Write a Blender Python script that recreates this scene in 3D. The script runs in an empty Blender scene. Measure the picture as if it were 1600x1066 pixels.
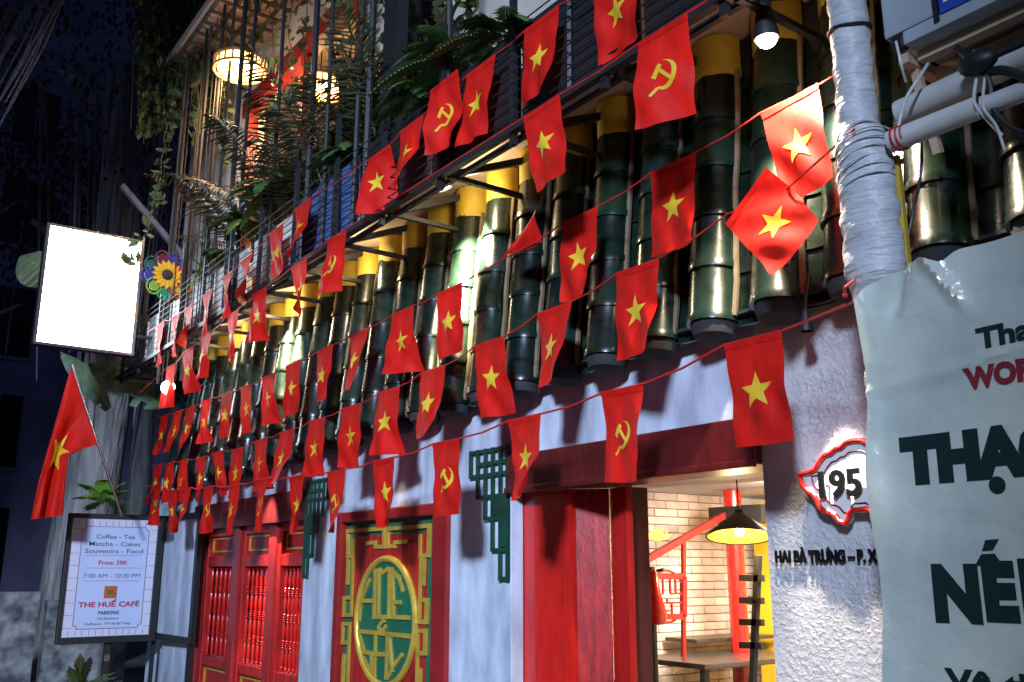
import bpy, bmesh, math, random
from mathutils import Vector, Matrix, Quaternion
random.seed(7)
sc = bpy.context.scene
COL = sc.collection

# ------------------------------------------------------------ camera, world, lamps of the street
F_PX, PITCH, YAW, EYE = 1463.0, math.atan(357/1463.0), math.radians(35.9), 1.6
HD = Vector((-math.cos(YAW), math.sin(YAW), 0)); RT = Vector((math.sin(YAW), math.cos(YAW), 0))
FW = HD*math.cos(PITCH) + Vector((0,0,math.sin(PITCH))); UP = RT.cross(FW)
cam_d = bpy.data.cameras.new('camera'); cam = bpy.data.objects.new('camera', cam_d); COL.objects.link(cam)
cam_d.sensor_width = 36; cam_d.lens = 36*F_PX/1600; cam_d.clip_end = 400; cam_d.clip_start = 0.05
cam.matrix_world = Matrix(((RT.x,UP.x,-FW.x,0),(RT.y,UP.y,-FW.y,0),(RT.z,UP.z,-FW.z,EYE),(0,0,0,1)))
sc.camera = cam
world = bpy.data.worlds.new('World'); sc.world = world; world.use_nodes = True
wn = world.node_tree; bg = wn.nodes['Background']
sky = wn.nodes.new('ShaderNodeTexSky'); sky.sky_type = 'NISHITA'; sky.sun_disc = False
sky.sun_elevation = math.radians(-2.5); sky.sun_rotation = math.radians(200); sky.air_density = 1.2; sky.ozone_density = 3.0
wn.links.new(sky.outputs[0], bg.inputs[0]); bg.inputs[1].default_value = 0.62
sc.view_settings.view_transform = 'Standard'; sc.view_settings.look = 'None'
sc.view_settings.gamma = 1; sc.view_settings.exposure = 0.12; sc.view_settings.use_curve_mapping = False
sc.cycles.max_bounces = 6; sc.cycles.sample_clamp_indirect = 4; sc.cycles.use_denoising = True

def lamp(name, kind, loc, power, color, target=None, size=0.05, angle=60, blend=0.5):
    d = bpy.data.lights.new(name, kind); d.energy = power; d.color = color
    if kind == 'SPOT': d.spot_size = math.radians(angle); d.spot_blend = blend; d.shadow_soft_size = size
    elif kind == 'POINT': d.shadow_soft_size = size
    elif kind == 'AREA': d.size = size
    o = bpy.data.objects.new(name, d); COL.objects.link(o); o.location = loc
    if target is not None: o.rotation_euler = (Vector(target)-Vector(loc)).to_track_quat('-Z','Y').to_euler()
    return o
STREET = Vector((4.0,-6.5,6.9))
lamp('street_lamp_light','SPOT',STREET,16000,(0.56,0.72,1.0),(-9.3,3.2,0.7),0.65,53,1.0)
def at(x, y, Y):                                     # a point on the vertical plane Y = const
    d = FW + RT*((x-800)/F_PX) + UP*((533-y)/F_PX); return Vector((0,0,EYE)) + d*(Y/d.y)
def atX(x, y, X):
    d = FW + RT*((x-800)/F_PX) + UP*((533-y)/F_PX); return Vector((0,0,EYE)) + d*(X/d.x)

# ------------------------------------------------------------ materials
def mat(name, c, rough=0.6, metal=0.0, var=0.0, scale=6.0, bump=0.0, bscale=None, emit=None, es=0.0, coat=0.0, trans=0.0, hue=None, spec=0.5, rnd=0.0, detail=6, bdist=0.02, stretch=None):
    m = bpy.data.materials.new(name); m.use_nodes = True; n = m.node_tree; b = n.nodes['Principled BSDF']
    b.inputs['Base Color'].default_value = (*c,1); b.inputs['Roughness'].default_value = rough; b.inputs['Metallic'].default_value = metal
    b.inputs['Coat Weight'].default_value = coat; b.inputs['Coat Roughness'].default_value = 0.06; b.inputs['Specular IOR Level'].default_value = spec
    tc = n.nodes.new('ShaderNodeTexCoord'); src = tc.outputs['Object']
    if stretch:
        mp = n.nodes.new('ShaderNodeMapping'); mp.inputs['Scale'].default_value = stretch; n.links.new(src, mp.inputs[0]); src = mp.outputs[0]
    col = None
    if var or hue:
        t = n.nodes.new('ShaderNodeTexNoise'); t.inputs['Scale'].default_value = scale; t.inputs['Detail'].default_value = detail; n.links.new(src, t.inputs['Vector'])
        r = n.nodes.new('ShaderNodeValToRGB'); c2 = hue or tuple(max(0,x*(1-var)) for x in c)
        r.color_ramp.elements[0].position = 0.35; r.color_ramp.elements[1].position = 0.68
        r.color_ramp.elements[0].color = (*c2,1); r.color_ramp.elements[1].color = (*[min(1,x*(1+var*0.4)) for x in c],1)
        n.links.new(t.outputs[0], r.inputs[0]); col = r.outputs[0]
    if rnd:
        oi = n.nodes.new('ShaderNodeObjectInfo'); mr = n.nodes.new('ShaderNodeMapRange'); mr.inputs[3].default_value = 1-rnd; mr.inputs[4].default_value = 1+rnd
        n.links.new(oi.outputs['Random'], mr.inputs[0])
        hs = n.nodes.new('ShaderNodeHueSaturation'); n.links.new(mr.outputs[0], hs.inputs['Value'])
        mh = n.nodes.new('ShaderNodeMapRange'); mh.inputs[3].default_value = 0.5-rnd*0.10; mh.inputs[4].default_value = 0.5+rnd*0.06
        mu = n.nodes.new('ShaderNodeMath'); mu.operation = 'FRACT'; mm = n.nodes.new('ShaderNodeMath'); mm.operation = 'MULTIPLY'; mm.inputs[1].default_value = 7.31
        n.links.new(oi.outputs['Random'], mm.inputs[0]); n.links.new(mm.outputs[0], mu.inputs[0]); n.links.new(mu.outputs[0], mh.inputs[0]); n.links.new(mh.outputs[0], hs.inputs['Hue'])
        if col is not None: n.links.new(col, hs.inputs['Color'])
        else: hs.inputs['Color'].default_value = (*c,1)
        col = hs.outputs[0]
    if col is not None: n.links.new(col, b.inputs['Base Color'])
    if bump:
        t2 = n.nodes.new('ShaderNodeTexNoise'); t2.inputs['Scale'].default_value = bscale or scale*3; t2.inputs['Detail'].default_value = 5; n.links.new(src, t2.inputs['Vector'])
        bp = n.nodes.new('ShaderNodeBump'); bp.inputs['Strength'].default_value = bump; bp.inputs['Distance'].default_value = bdist
        n.links.new(t2.outputs[0], bp.inputs['Height']); n.links.new(bp.outputs[0], b.inputs['Normal'])
        mrr = n.nodes.new('ShaderNodeMapRange'); mrr.inputs[3].default_value = max(0,rough-0.12); mrr.inputs[4].default_value = min(1,rough+0.12)
        n.links.new(t2.outputs[0], mrr.inputs[0]); n.links.new(mrr.outputs[0], b.inputs['Roughness'])
    if emit: b.inputs['Emission Color'].default_value = (*emit,1); b.inputs['Emission Strength'].default_value = es
    if trans:
        tr = n.nodes.new('ShaderNodeBsdfTranslucent'); mx = n.nodes.new('ShaderNodeMixShader'); mx.inputs[0].default_value = trans
        tr.inputs[0].default_value = (*c,1)
        if col is not None: n.links.new(col, tr.inputs[0])
        out = n.nodes['Material Output']; n.links.new(b.outputs[0], mx.inputs[1]); n.links.new(tr.outputs[0], mx.inputs[2]); n.links.new(mx.outputs[0], out.inputs[0])
    return m
M = dict(
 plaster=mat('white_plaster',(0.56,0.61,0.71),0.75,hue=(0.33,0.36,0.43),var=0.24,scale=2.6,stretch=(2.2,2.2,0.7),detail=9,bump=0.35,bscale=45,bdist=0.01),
 rough_plaster=mat('rough_plaster',(0.62,0.60,0.61),0.8,var=0.12,scale=5,bump=0.25,bscale=70,bdist=0.01),
 upper_wall=mat('upper_wall',(0.66,0.58,0.50),0.8,var=0.15,scale=1.5,bump=0.2,bscale=30),
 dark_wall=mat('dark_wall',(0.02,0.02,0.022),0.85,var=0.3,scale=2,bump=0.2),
 soffit=mat('beige_soffit',(0.56,0.41,0.29),0.8,var=0.25,scale=2.5,bump=0.2,bscale=25),
 ceiling=mat('pink_ceiling',(0.60,0.42,0.34),0.8,var=0.2,scale=1.2),
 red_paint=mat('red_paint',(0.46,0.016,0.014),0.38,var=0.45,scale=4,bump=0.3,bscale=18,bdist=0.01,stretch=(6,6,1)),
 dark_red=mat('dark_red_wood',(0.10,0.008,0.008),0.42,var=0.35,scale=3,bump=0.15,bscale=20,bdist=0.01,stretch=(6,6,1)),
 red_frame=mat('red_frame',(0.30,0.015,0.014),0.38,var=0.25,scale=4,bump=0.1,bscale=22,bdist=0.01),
 gold=mat('gold_paint',(0.62,0.42,0.06),0.38,0.35,var=0.2,scale=9,bump=0.1,bscale=30,bdist=0.005),
 green_panel=mat('green_panel',(0.012,0.13,0.065),0.32,var=0.2,scale=5,bump=0.08,bscale=20,bdist=0.005),
 dark_green=mat('dark_green',(0.006,0.055,0.03),0.4,var=0.3,scale=6),
 tile=mat('green_glaze',(0.0058,0.0155,0.0112),0.28,var=0.6,scale=6,coat=0.30,rnd=0.6,bump=0.12,bscale=14,bdist=0.008),
 pan=mat('pan_glaze',(0.0065,0.0165,0.0105),0.30,var=0.4,scale=7,coat=0.5,rnd=0.35,bump=0.15,bscale=14,bdist=0.008),
 mortar=mat('mortar',(0.17,0.115,0.065),0.85,var=0.25,scale=14,bump=0.4,bscale=50,bdist=0.005),
 yellow_band=mat('yellow_band',(0.55,0.36,0.035),0.6,var=0.25,scale=5,bump=0.2,bscale=25,bdist=0.006),
 flag=mat('red_cloth',(0.74,0.014,0.008),0.6,var=0.30,scale=6,bump=0.35,bscale=9,bdist=0.012,stretch=(1.6,1.6,0.6),trans=0.30,spec=0.22),
 emblem=mat('yellow_print',(0.80,0.52,0.03),0.5,var=0.08,scale=8,trans=0.2),
 cord=mat('red_cord',(0.5,0.02,0.015),0.5),
 black_metal=mat('black_metal',(0.016,0.016,0.018),0.55,0.2,bump=0.1,bscale=30,bdist=0.003),
 black=mat('black_plastic',(0.012,0.012,0.013),0.5,bump=0.05,bscale=30),
 chrome=mat('steel',(0.55,0.56,0.58),0.25,1.0),
 blade=mat('dark_blade',(0.020,0.032,0.012),0.4,var=0.5,scale=4,rnd=0.3,trans=0.2,hue=(0.05,0.030,0.012)),
 fern_lit_paint=mat('painted_lit_fern_leaf',(0.20,0.42,0.05),0.45,var=0.3,scale=7,trans=0.3),  # brighter copy of the fern leaf, lamplight put into the colour
 curtain=mat('curtain_root',(0.045,0.05,0.085),0.8,var=0.5,scale=5),
 wire=mat('grey_wire',(0.05,0.047,0.045),0.6,0.1),
 wrap=mat('white_wrap',(0.54,0.54,0.56),0.33,var=0.12,scale=5,bump=0.8,bscale=12,bdist=0.02,stretch=(1,1,4)),
 plastic=mat('plastic_sheet',(0.70,0.73,0.63),0.20,var=0.22,scale=2.2,bump=0.7,bscale=5,bdist=0.03,trans=0.18,hue=(0.50,0.57,0.52),spec=0.6),
 print_green=mat('dark_green_print',(0.006,0.022,0.020),0.4),
 print_red=mat('dark_red_print',(0.24,0.02,0.025),0.4),
 pvc=mat('white_pipe',(0.62,0.60,0.57),0.4,var=0.15,scale=6,bump=0.05,bscale=12),
 ac=mat('grey_cabinet',(0.40,0.45,0.48),0.45,var=0.15,scale=4,bump=0.1,bscale=12),
 label_blue=mat('blue_label',(0.02,0.07,0.42),0.4),
 white=mat('white_paint',(0.75,0.74,0.72),0.5,var=0.06,scale=6),
 black_letter=mat('black_letter',(0.006,0.006,0.007),0.5,spec=0.2),
 brick=mat('white_brick',(0.72,0.61,0.55),0.6,var=0.15,scale=9,bump=0.3,bscale=25,bdist=0.01,rnd=0.22),
 brick_mortar=mat('brick_mortar',(0.30,0.22,0.18),0.9,var=0.2,scale=12),
 yellow_wall=mat('yellow_wall',(0.80,0.48,0.02),0.6,var=0.1,scale=3),
 inner_white=mat('inner_white',(0.62,0.63,0.66),0.7,var=0.08,scale=2),
 wood=mat('dark_table_wood',(0.05,0.04,0.035),0.3,var=0.3,scale=4,stretch=(1,8,8)),
 red_wood=mat('bright_red_wood',(0.58,0.016,0.012),0.25,coat=0.5,var=0.18,scale=5,bump=0.12,bscale=14,bdist=0.006,stretch=(5,5,0.8)),
 floor=mat('asphalt',(0.05,0.05,0.052),0.85,var=0.3,scale=1.2,bump=0.4,bscale=60),
 paving=mat('paving',(0.20,0.19,0.18),0.75,var=0.3,scale=1.5,bump=0.3,bscale=40),
 sign_white=mat('sign_print_white',(0.60,0.60,0.72),0.35,var=0.04,scale=2),
 sign_blue=mat('sign_print_field',(0.50,0.56,0.78),0.3,var=0.05,scale=1.5),
 sign_ink=mat('sign_ink',(0.05,0.09,0.12),0.4), sign_red=mat('sign_red_ink',(0.42,0.03,0.06),0.4), sign_line=mat('sign_line_ink',(0.30,0.16,0.24),0.4),
 orange=mat('logo_orange',(0.52,0.10,0.02),0.4), logo_green=mat('logo_green',(0.08,0.16,0.05),0.4),
 lit=mat('lit_sign_face',(0.8,0.85,0.9),0.4,emit=(0.86,0.93,1.0),es=16.0),
 lantern=mat('lantern_glow',(0.8,0.6,0.3),0.6,emit=(1.0,0.55,0.16),es=5.0),
 bulb=mat('bulb_glow',(0.9,0.85,0.7),0.4,emit=(1.0,0.88,0.66),es=40.0),
 warm_bulb=mat('warm_bulb_glow',(0.9,0.8,0.5),0.4,emit=(1.0,0.72,0.28),es=25.0),
 bamboo=mat('bamboo_slat',(0.36,0.22,0.09),0.55,var=0.3,scale=12),
 leaf=mat('palm_leaf',(0.055,0.105,0.03),0.42,var=0.5,scale=5,rnd=0.25,trans=0.25,hue=(0.10,0.08,0.025)),
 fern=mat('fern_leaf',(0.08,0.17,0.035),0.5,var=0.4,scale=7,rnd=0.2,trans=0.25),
 vine=mat('vine_leaf',(0.10,0.14,0.05),0.45,var=0.4,scale=9,rnd=0.25,trans=0.25),
 banana=mat('banana_leaf',(0.22,0.33,0.20),0.4,var=0.25,scale=2,trans=0.25,stretch=(1,9,1)),
 stem=mat('stem',(0.10,0.08,0.045),0.7),
 bark=mat('bark',(0.42,0.40,0.39),0.9,var=0.5,scale=2.5,bump=0.8,bscale=5,bdist=0.08,stretch=(3,3,0.4)),
 root=mat('aerial_root',(0.24,0.23,0.25),0.85,var=0.4,scale=4,stretch=(2,2,0.3)),
 crown=mat('tree_leaf',(0.035,0.06,0.02),0.6,var=0.4,scale=1.5),
 dark_build=mat('neighbour_wall',(0.40,0.37,0.56),0.9,var=0.3,scale=0.6),
 dark_glass=mat('dark_glass',(0.008,0.009,0.014),0.2),
 peel=mat('peeling_wall',(0.26,0.25,0.24),0.9,var=0.65,scale=6,bump=0.6,bscale=18,hue=(0.06,0.065,0.075),detail=9),
 tarp=mat('blue_tarp',(0.06,0.10,0.24),0.5,var=0.2,scale=3,bump=0.3,bscale=8),
 white_board=mat('white_board',(0.68,0.62,0.58),0.6,var=0.12,scale=2),
 petal_yellow=mat('yellow_petal',(0.80,0.42,0.015),0.5), seed=mat('seed_brown',(0.03,0.02,0.02),0.7),
 p_blue=mat('blue_petal',(0.03,0.05,0.30),0.4), p_green=mat('green_petal',(0.01,0.30,0.16),0.4), p_red=mat('red_petal',(0.55,0.03,0.02),0.4), p_purple=mat('purple_petal',(0.10,0.01,0.04),0.4),p_lime=mat('lime_petal',(0.25,0.42,0.05),0.4),
 p_teal=mat('teal_petal',(0.01,0.10,0.09),0.4),
)
for k_ in ('tile','pan'): M[k_].node_tree.nodes['Principled BSDF'].inputs['Coat Roughness'].default_value = 0.13
# rough daubed plaster near the number plate: strong relief
def rough_relief():
    n = M['rough_plaster'].node_tree; b = n.nodes['Principled BSDF']; tc = n.nodes.new('ShaderNodeTexCoord')
    v = n.nodes.new('ShaderNodeTexVoronoi'); v.inputs['Scale'].default_value = 30; t = n.nodes.new('ShaderNodeTexNoise'); t.inputs['Scale'].default_value = 24; t.inputs['Detail'].default_value = 6
    t.inputs['Roughness'].default_value = 0.62; t.inputs['Scale'].default_value = 40; t.inputs['Detail'].default_value = 5
    rp = n.nodes.new('ShaderNodeValToRGB'); rp.color_ramp.elements[0].position = 0.44; rp.color_ramp.elements[1].position = 0.74; n.links.new(tc.outputs['Object'], t.inputs[0]); n.links.new(t.outputs[0], rp.inputs[0])
    mask = n.nodes.new('ShaderNodeTexNoise'); mask.inputs['Scale'].default_value = 3.5; mk = n.nodes.new('ShaderNodeMapRange'); mk.inputs[1].default_value = 0.38; mk.inputs[2].default_value = 0.6; mk.inputs[3].default_value = 0.25; n.links.new(tc.outputs['Object'], mask.inputs[0]); n.links.new(mask.outputs[0], mk.inputs[0])
    ad = n.nodes.new('ShaderNodeMath'); ad.operation = 'MULTIPLY'; n.links.new(rp.outputs[0], ad.inputs[0]); n.links.new(mk.outputs[0], ad.inputs[1])
    bp = n.nodes.new('ShaderNodeBump'); bp.inputs['Strength'].default_value = 0.55; bp.inputs['Distance'].default_value = 0.035
    n.links.new(ad.outputs[0], bp.inputs['Height']); n.links.new(bp.outputs[0], b.inputs['Normal'])
rough_relief()

# ------------------------------------------------------------ object helpers
ORG = {}
def org(o): return ORG.get(o.name, Vector((0,0,0))) if o else Vector((0,0,0))
def tag(o, label=None, cat=None, group=None, kind=None):
    if label: o['label'] = label
    if cat: o['category'] = cat
    if group: o['group'] = group
    if kind: o['kind'] = kind
    return o
def thing(name, label, cat, loc, group=None):
    o = bpy.data.objects.new(name, None); COL.objects.link(o); o.location = loc; o.empty_display_size = 0.1
    ORG[o.name] = Vector(loc); return tag(o, label, cat, group)
def link(name, me, parent=None, loc=None, rot=None):
    """an object that shares me; loc is a world position"""
    o = bpy.data.objects.new(name, me); COL.objects.link(o); o.parent = parent
    L = Vector(loc) if loc is not None else org(parent)
    o.location = L - org(parent)
    if rot is not None: o.rotation_euler = rot
    ORG[o.name] = L; return o
class MB:
    def __init__(s): s.v = []; s.f = []
    def add(s, vs, fs, mtx=None):
        k = len(s.v); s.v += [(mtx @ Vector(p)) if mtx else Vector(p) for p in vs]; s.f += [tuple(i+k for i in f) for f in fs]; return s
    def box(s, a, b, mtx=None):
        x0,y0,z0 = a; x1,y1,z1 = b
        return s.add([(x0,y0,z0),(x1,y0,z0),(x1,y1,z0),(x0,y1,z0),(x0,y0,z1),(x1,y0,z1),(x1,y1,z1),(x0,y1,z1)],
                     [(0,3,2,1),(4,5,6,7),(0,1,5,4),(1,2,6,5),(2,3,7,6),(3,0,4,7)], mtx)
    def bbox(s, a, b, r=0.01, mtx=None):
        """box with chamfered edges"""
        bm = bmesh.new(); bmesh.ops.create_cube(bm, size=1)
        for v in bm.verts: v.co = Vector(((a[i]+b[i])/2 + v.co[i]*(b[i]-a[i]) for i in range(3)))
        bmesh.ops.bevel(bm, geom=bm.edges[:], offset=r, segments=2, affect='EDGES', profile=0.6)
        return s.frombm(bm, mtx)
    def frombm(s, bm, mtx=None):
        bm.verts.index_update(); s.add([v.co.copy() for v in bm.verts], [tuple(v.index for v in f.verts) for f in bm.faces], mtx); bm.free(); return s
    def bar(s, p, q, w, h, up=(0,0,1)):
        p, q = Vector(p), Vector(q); d = (q-p); L = d.length; d.normalize(); sx = d.cross(Vector(up)); 
        if sx.length < 1e-4: sx = d.cross(Vector((1,0,0)))
        sx.normalize(); u = sx.cross(d)
        vs = [c + sx*i*w/2 + u*j*h/2 for c in (p,q) for (i,j) in ((-1,-1),(1,-1),(1,1),(-1,1))]
        return s.add(vs, [(3,2,1,0),(4,5,6,7),(0,1,5,4),(1,2,6,5),(2,3,7,6),(3,0,4,7)])
    def tube(s, pts, r, n=8, cap=True):
        pts = [Vector(p) for p in pts]; rs = r if isinstance(r,(list,tuple)) else [r]*len(pts); rings = []; k = len(s.v); prev = None
        for i,p in enumerate(pts):
            t = (pts[min(i+1,len(pts)-1)]-pts[max(i-1,0)])
            if t.length < 1e-9: t = Vector((0,0,1))
            t.normalize()
            if prev is None:
                a = t.orthogonal().normalized()
            else:
                a = prev - t*prev.dot(t); a = a.normalized() if a.length > 1e-6 else t.orthogonal().normalized()
            prev = a; b = t.cross(a)
            s.v += [p + (a*math.cos(2*math.pi*j/n) + b*math.sin(2*math.pi*j/n))*rs[i] for j in range(n)]
        for i in range(len(pts)-1):
            for j in range(n): s.f.append((k+i*n+j, k+i*n+(j+1)%n, k+(i+1)*n+(j+1)%n, k+(i+1)*n+j))
        if cap: s.f.append(tuple(k+j for j in reversed(range(n)))); s.f.append(tuple(k+(len(pts)-1)*n+j for j in range(n)))
        return s
    def lathe(s, prof, n=16, mtx=None, cap=True):
        k = len(s.v); 
        vs = [(r*math.cos(2*math.pi*j/n), r*math.sin(2*math.pi*j/n), z) for (r,z) in prof for j in range(n)]
        fs = [(i*n+j, i*n+(j+1)%n, (i+1)*n+(j+1)%n, (i+1)*n+j) for i in range(len(prof)-1) for j in range(n)]
        if cap: fs += [tuple(reversed(range(n))), tuple((len(prof)-1)*n+j for j in range(n))]
        return s.add(vs, fs, mtx)
    def prism(s, poly, y0, y1, ax='XZ'):
        """polygon in the XZ plane (or YZ) extruded between two depths; y0 is the front"""
        n = len(poly)
        area = sum(poly[i][0]*poly[(i+1)%n][1]-poly[(i+1)%n][0]*poly[i][1] for i in range(n))
        if area < 0: poly = poly[::-1]
        mk = (lambda a,b,d:(a,d,b)) if ax == 'XZ' else (lambda a,b,d:(d,a,b))
        vs = [mk(a,b,y0) for a,b in poly] + [mk(a,b,y1) for a,b in poly]
        fs = [tuple(range(n)), tuple(reversed(range(n,2*n)))] + [(i,n+i,n+(i+1)%n,(i+1)%n) for i in range(n)]
        if ax != 'XZ' : fs = [tuple(reversed(f)) for f in fs] if y0 < y1 else fs
        return s.add(vs, fs)
    def sphere(s, c, r, n=10, sq=(1,1,1)):
        prof = [(max(1e-4,r*math.sin(math.pi*i/n)), -r*math.cos(math.pi*i/n)) for i in range(n+1)]
        return s.lathe(prof, n*2, Matrix.Translation(c) @ Matrix.Diagonal((*sq,1)))
    def mesh(s, name, m, off=Vector((0,0,0)), smooth=False, fix=True):
        me = bpy.data.meshes.new(name); me.from_pydata([tuple(v-off) for v in s.v], [], s.f); me.materials.append(m)
        if fix:
            bm = bmesh.new(); bm.from_mesh(me); bmesh.ops.recalc_face_normals(bm, faces=bm.faces[:]); bm.to_mesh(me); bm.free()
        if smooth:
            me.polygons.foreach_set('use_smooth', [True]*len(me.polygons))
            try: me.set_sharp_from_angle(angle=math.radians(40))
            except Exception: pass
        me.update(); return me
    def build(s, name, m, parent=None, smooth=False, fix=True):
        o = link(name, s.mesh(name, m, org(parent), smooth, fix), parent); return o
def single(name, mb, m, label, cat, group=None, smooth=False, kind=None, fix=True, loc=None):
    """a top-level thing that is one mesh, its origin at loc"""
    L = Vector(loc) if loc is not None else sum((v for v in mb.v), Vector())/len(mb.v)
    o = link(name, mb.mesh(name, m, L, smooth, fix), None, L); return tag(o, label, cat, group, kind)
def text_mesh(body, h, bold=0.0, extrude=0.0, sx=1.0, space=1.0):
    """mesh of a word in its own plane, baseline at 0, cap height h; returns verts, faces, width"""
    cu = bpy.data.curves.new('t','FONT'); cu.body = body; cu.size = h/0.70; cu.offset = bold*h; cu.extrude = extrude; cu.space_character = space; cu.resolution_u = 3
    o = bpy.data.objects.new('t', cu); COL.objects.link(o); bpy.context.view_layer.update()
    me = bpy.data.meshes.new_from_object(o.evaluated_get(bpy.context.evaluated_depsgraph_get()))
    vs = [Vector((v.co.x*sx, v.co.y, v.co.z)) for v in me.vertices]; fs = [tuple(p.vertices) for p in me.polygons]
    bpy.data.objects.remove(o); bpy.data.curves.remove(cu); bpy.data.meshes.remove(me)
    x0 = min(v.x for v in vs); w = max(v.x for v in vs)-x0
    for v in vs: v.x -= x0
    return vs, fs, w
def text_on(name, body, origin, h, m, parent, axis='X', width=None, bold=0.0, extrude=0.001, align='L', fn=None):
    vs, fs, w = text_mesh(body, h, bold, extrude)
    if width:
        for v in vs: v.x *= width/w
        w = width
    dx = {'L':0,'C':-w/2,'R':-w}[align]; o = Vector(origin)
    if axis == 'X': P = [o + Vector((v.x+dx, -v.z, v.y)) for v in vs]          # faces -Y
    else: P = [o + Vector((v.z, v.x+dx, v.y)) for v in vs]                      # faces +X, reads towards +Y
    if fn: P = [fn(p) for p in P]
    mb = MB(); mb.add(P, fs); return mb.build(name, m, parent, fix=False)

# ============================================================ ground and street
g = MB(); g.box((-60,-40,-0.4),(30,2.2,-0.15)); o = g.build('road', M['floor']); tag(o,'dark asphalt road in front of the cafe',kind='structure')
g = MB(); g.box((-60,2.204,-0.4),(30,60,0.0)); o = g.build('pavement', M['paving']); tag(o,'grey paved pavement along the cafe front',kind='structure')
# the street lamp that lights the front
t = thing('street_lamp','tall grey street lamp across the road behind the viewer','street lamp',(4.6,-7.2,-0.15))
m = MB(); m.tube([(4.6,-7.2,-0.15),(4.6,-7.2,6.6),(4.45,-7.0,7.0),(4.15,-6.65,7.12)],[0.09,0.06,0.05,0.045],10); m.build('pole',M['wire'],t,True)
m = MB(); m.bar((4.25,-6.8,7.12),(3.85,-6.3,7.10),0.24,0.10); m.build('lamp_head',M['wire'],t)

# ============================================================ the cafe
B = thing('cafe_building','old two storey cafe with glazed tile apron, white walls and red doors','building',(-6,3.5,0))
m = MB(); m.box((-12.6,3.5,0),(-10.9,3.7,2.3)); m.box((-7.97,3.5,0),(-7.27,3.7,2.3)); m.box((-5.55,3.5,0),(-4.815,3.7,2.3))
m.box((-12.6,3.5,2.3),(-2.85,3.7,2.86)); m.box((-7.27,3.5,2.06),(-5.55,3.7,2.3)); m.box((-7.27,3.6,0),(-5.55,3.7,2.06)); m.box((-10.9,3.66,0),(-7.97,3.7,2.3))
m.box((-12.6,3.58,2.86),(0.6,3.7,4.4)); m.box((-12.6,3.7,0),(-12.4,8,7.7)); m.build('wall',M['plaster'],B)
m = MB(); m.box((-2.85,3.5,0),(0.6,3.7,2.86)); m.build('rough_wall',M['rough_plaster'],B)
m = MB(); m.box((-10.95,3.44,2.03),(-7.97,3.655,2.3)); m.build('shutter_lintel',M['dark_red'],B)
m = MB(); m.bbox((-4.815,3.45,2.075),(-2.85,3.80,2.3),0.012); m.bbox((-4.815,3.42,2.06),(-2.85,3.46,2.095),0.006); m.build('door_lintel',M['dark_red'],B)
m = MB(); m.box((-12.6,3.36,2.645),(0.6,3.50,2.66)); 
for v in m.v: v.z += 0.03*(v.x+3)*(1 if v.x > -9 else 0.75)+0.10
m.build('eave_board',M['dark_wall'],B)

# ---- tiles
ZB = lambda X: 2.755+0.028*(X+3) if X < -1 else 2.80
ZT = lambda X: 4.085+0.016*(X+3)
TB, TT = 3.365, 3.495
def ax_y(z, X): return TB+(TT-TB)*(z-ZB(X))/(ZT(X)-ZB(X))
TILT = -math.atan((TT-TB)/1.33)
NS = 5; PITCH_X = 0.389; L0 = 0.268
def arc_tile(r0, r1, L, th, a0, a1, n, lip):
    vs = []; 
    prof = [(r0+lip,-0.012),(r0+lip,0.022),(r0,0.03),(r1,L)]
    for k,(r,z) in enumerate(prof + [(r1-th,L),(r0-th,-0.012)]):
        for j in range(n+1):
            a = a0+(a1-a0)*j/n; vs.append((r*math.sin(a), -r*math.cos(a), z))
    fs = []; N = n+1
    for i in range(5):
        for j in range(n): fs.append((i*N+j,i*N+j+1,(i+1)*N+j+1,(i+1)*N+j))
    for j in range(n): fs.append((5*N+j,5*N+j+1,j+1,j))
    fs.append(tuple(i*N for i in range(6))); fs.append(tuple(i*N+n for i in reversed(range(6))))
    mb = MB(); mb.add(vs, fs); return mb
cover_me = arc_tile(0.128,0.121,L0+0.02,0.013,math.radians(-98),math.radians(98),12,0.005).mesh('cover_tile',M['tile'],smooth=True)
def pan_mesh():
    vs = []; n = 6; N = n+1; L = L0+0.02
    for (dy,z) in [(-0.014,-0.012),(-0.008,0.02),(0.006,L),(0.02,L),(0.004,-0.012)]:
        for j in range(N):
            u = -1+2*j/n; vs.append((u*0.115, dy+0.032*(1-u*u), z))
    fs = [(i*N+j,i*N+j+1,((i+1)%5)*N+j+1,((i+1)%5)*N+j) for i in range(5) for j in range(n)]
    fs += [tuple(i*N for i in range(5)), tuple(i*N+n for i in reversed(range(5)))]
    mb = MB(); mb.add(vs,fs); return mb.mesh('pan_tile',M['pan'],smooth=True)
pan_me = pan_mesh()
plug = MB(); plug.lathe([(0.02,-0.085),(0.100,-0.07),(0.115,-0.03),(0.115,0.04)],14); plug_me = plug.mesh('end_plug',M['dark_wall'],smooth=True)
apron = link('tile_apron', None, B, (-6,3.5,2.7)); 
mb_m = MB(); mb_y = MB(); cap_list = []
X0 = -2.195
cols = [X0 + PITCH_X*k for k in range(4,-25,-1)]
rng = random.Random(3)
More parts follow.
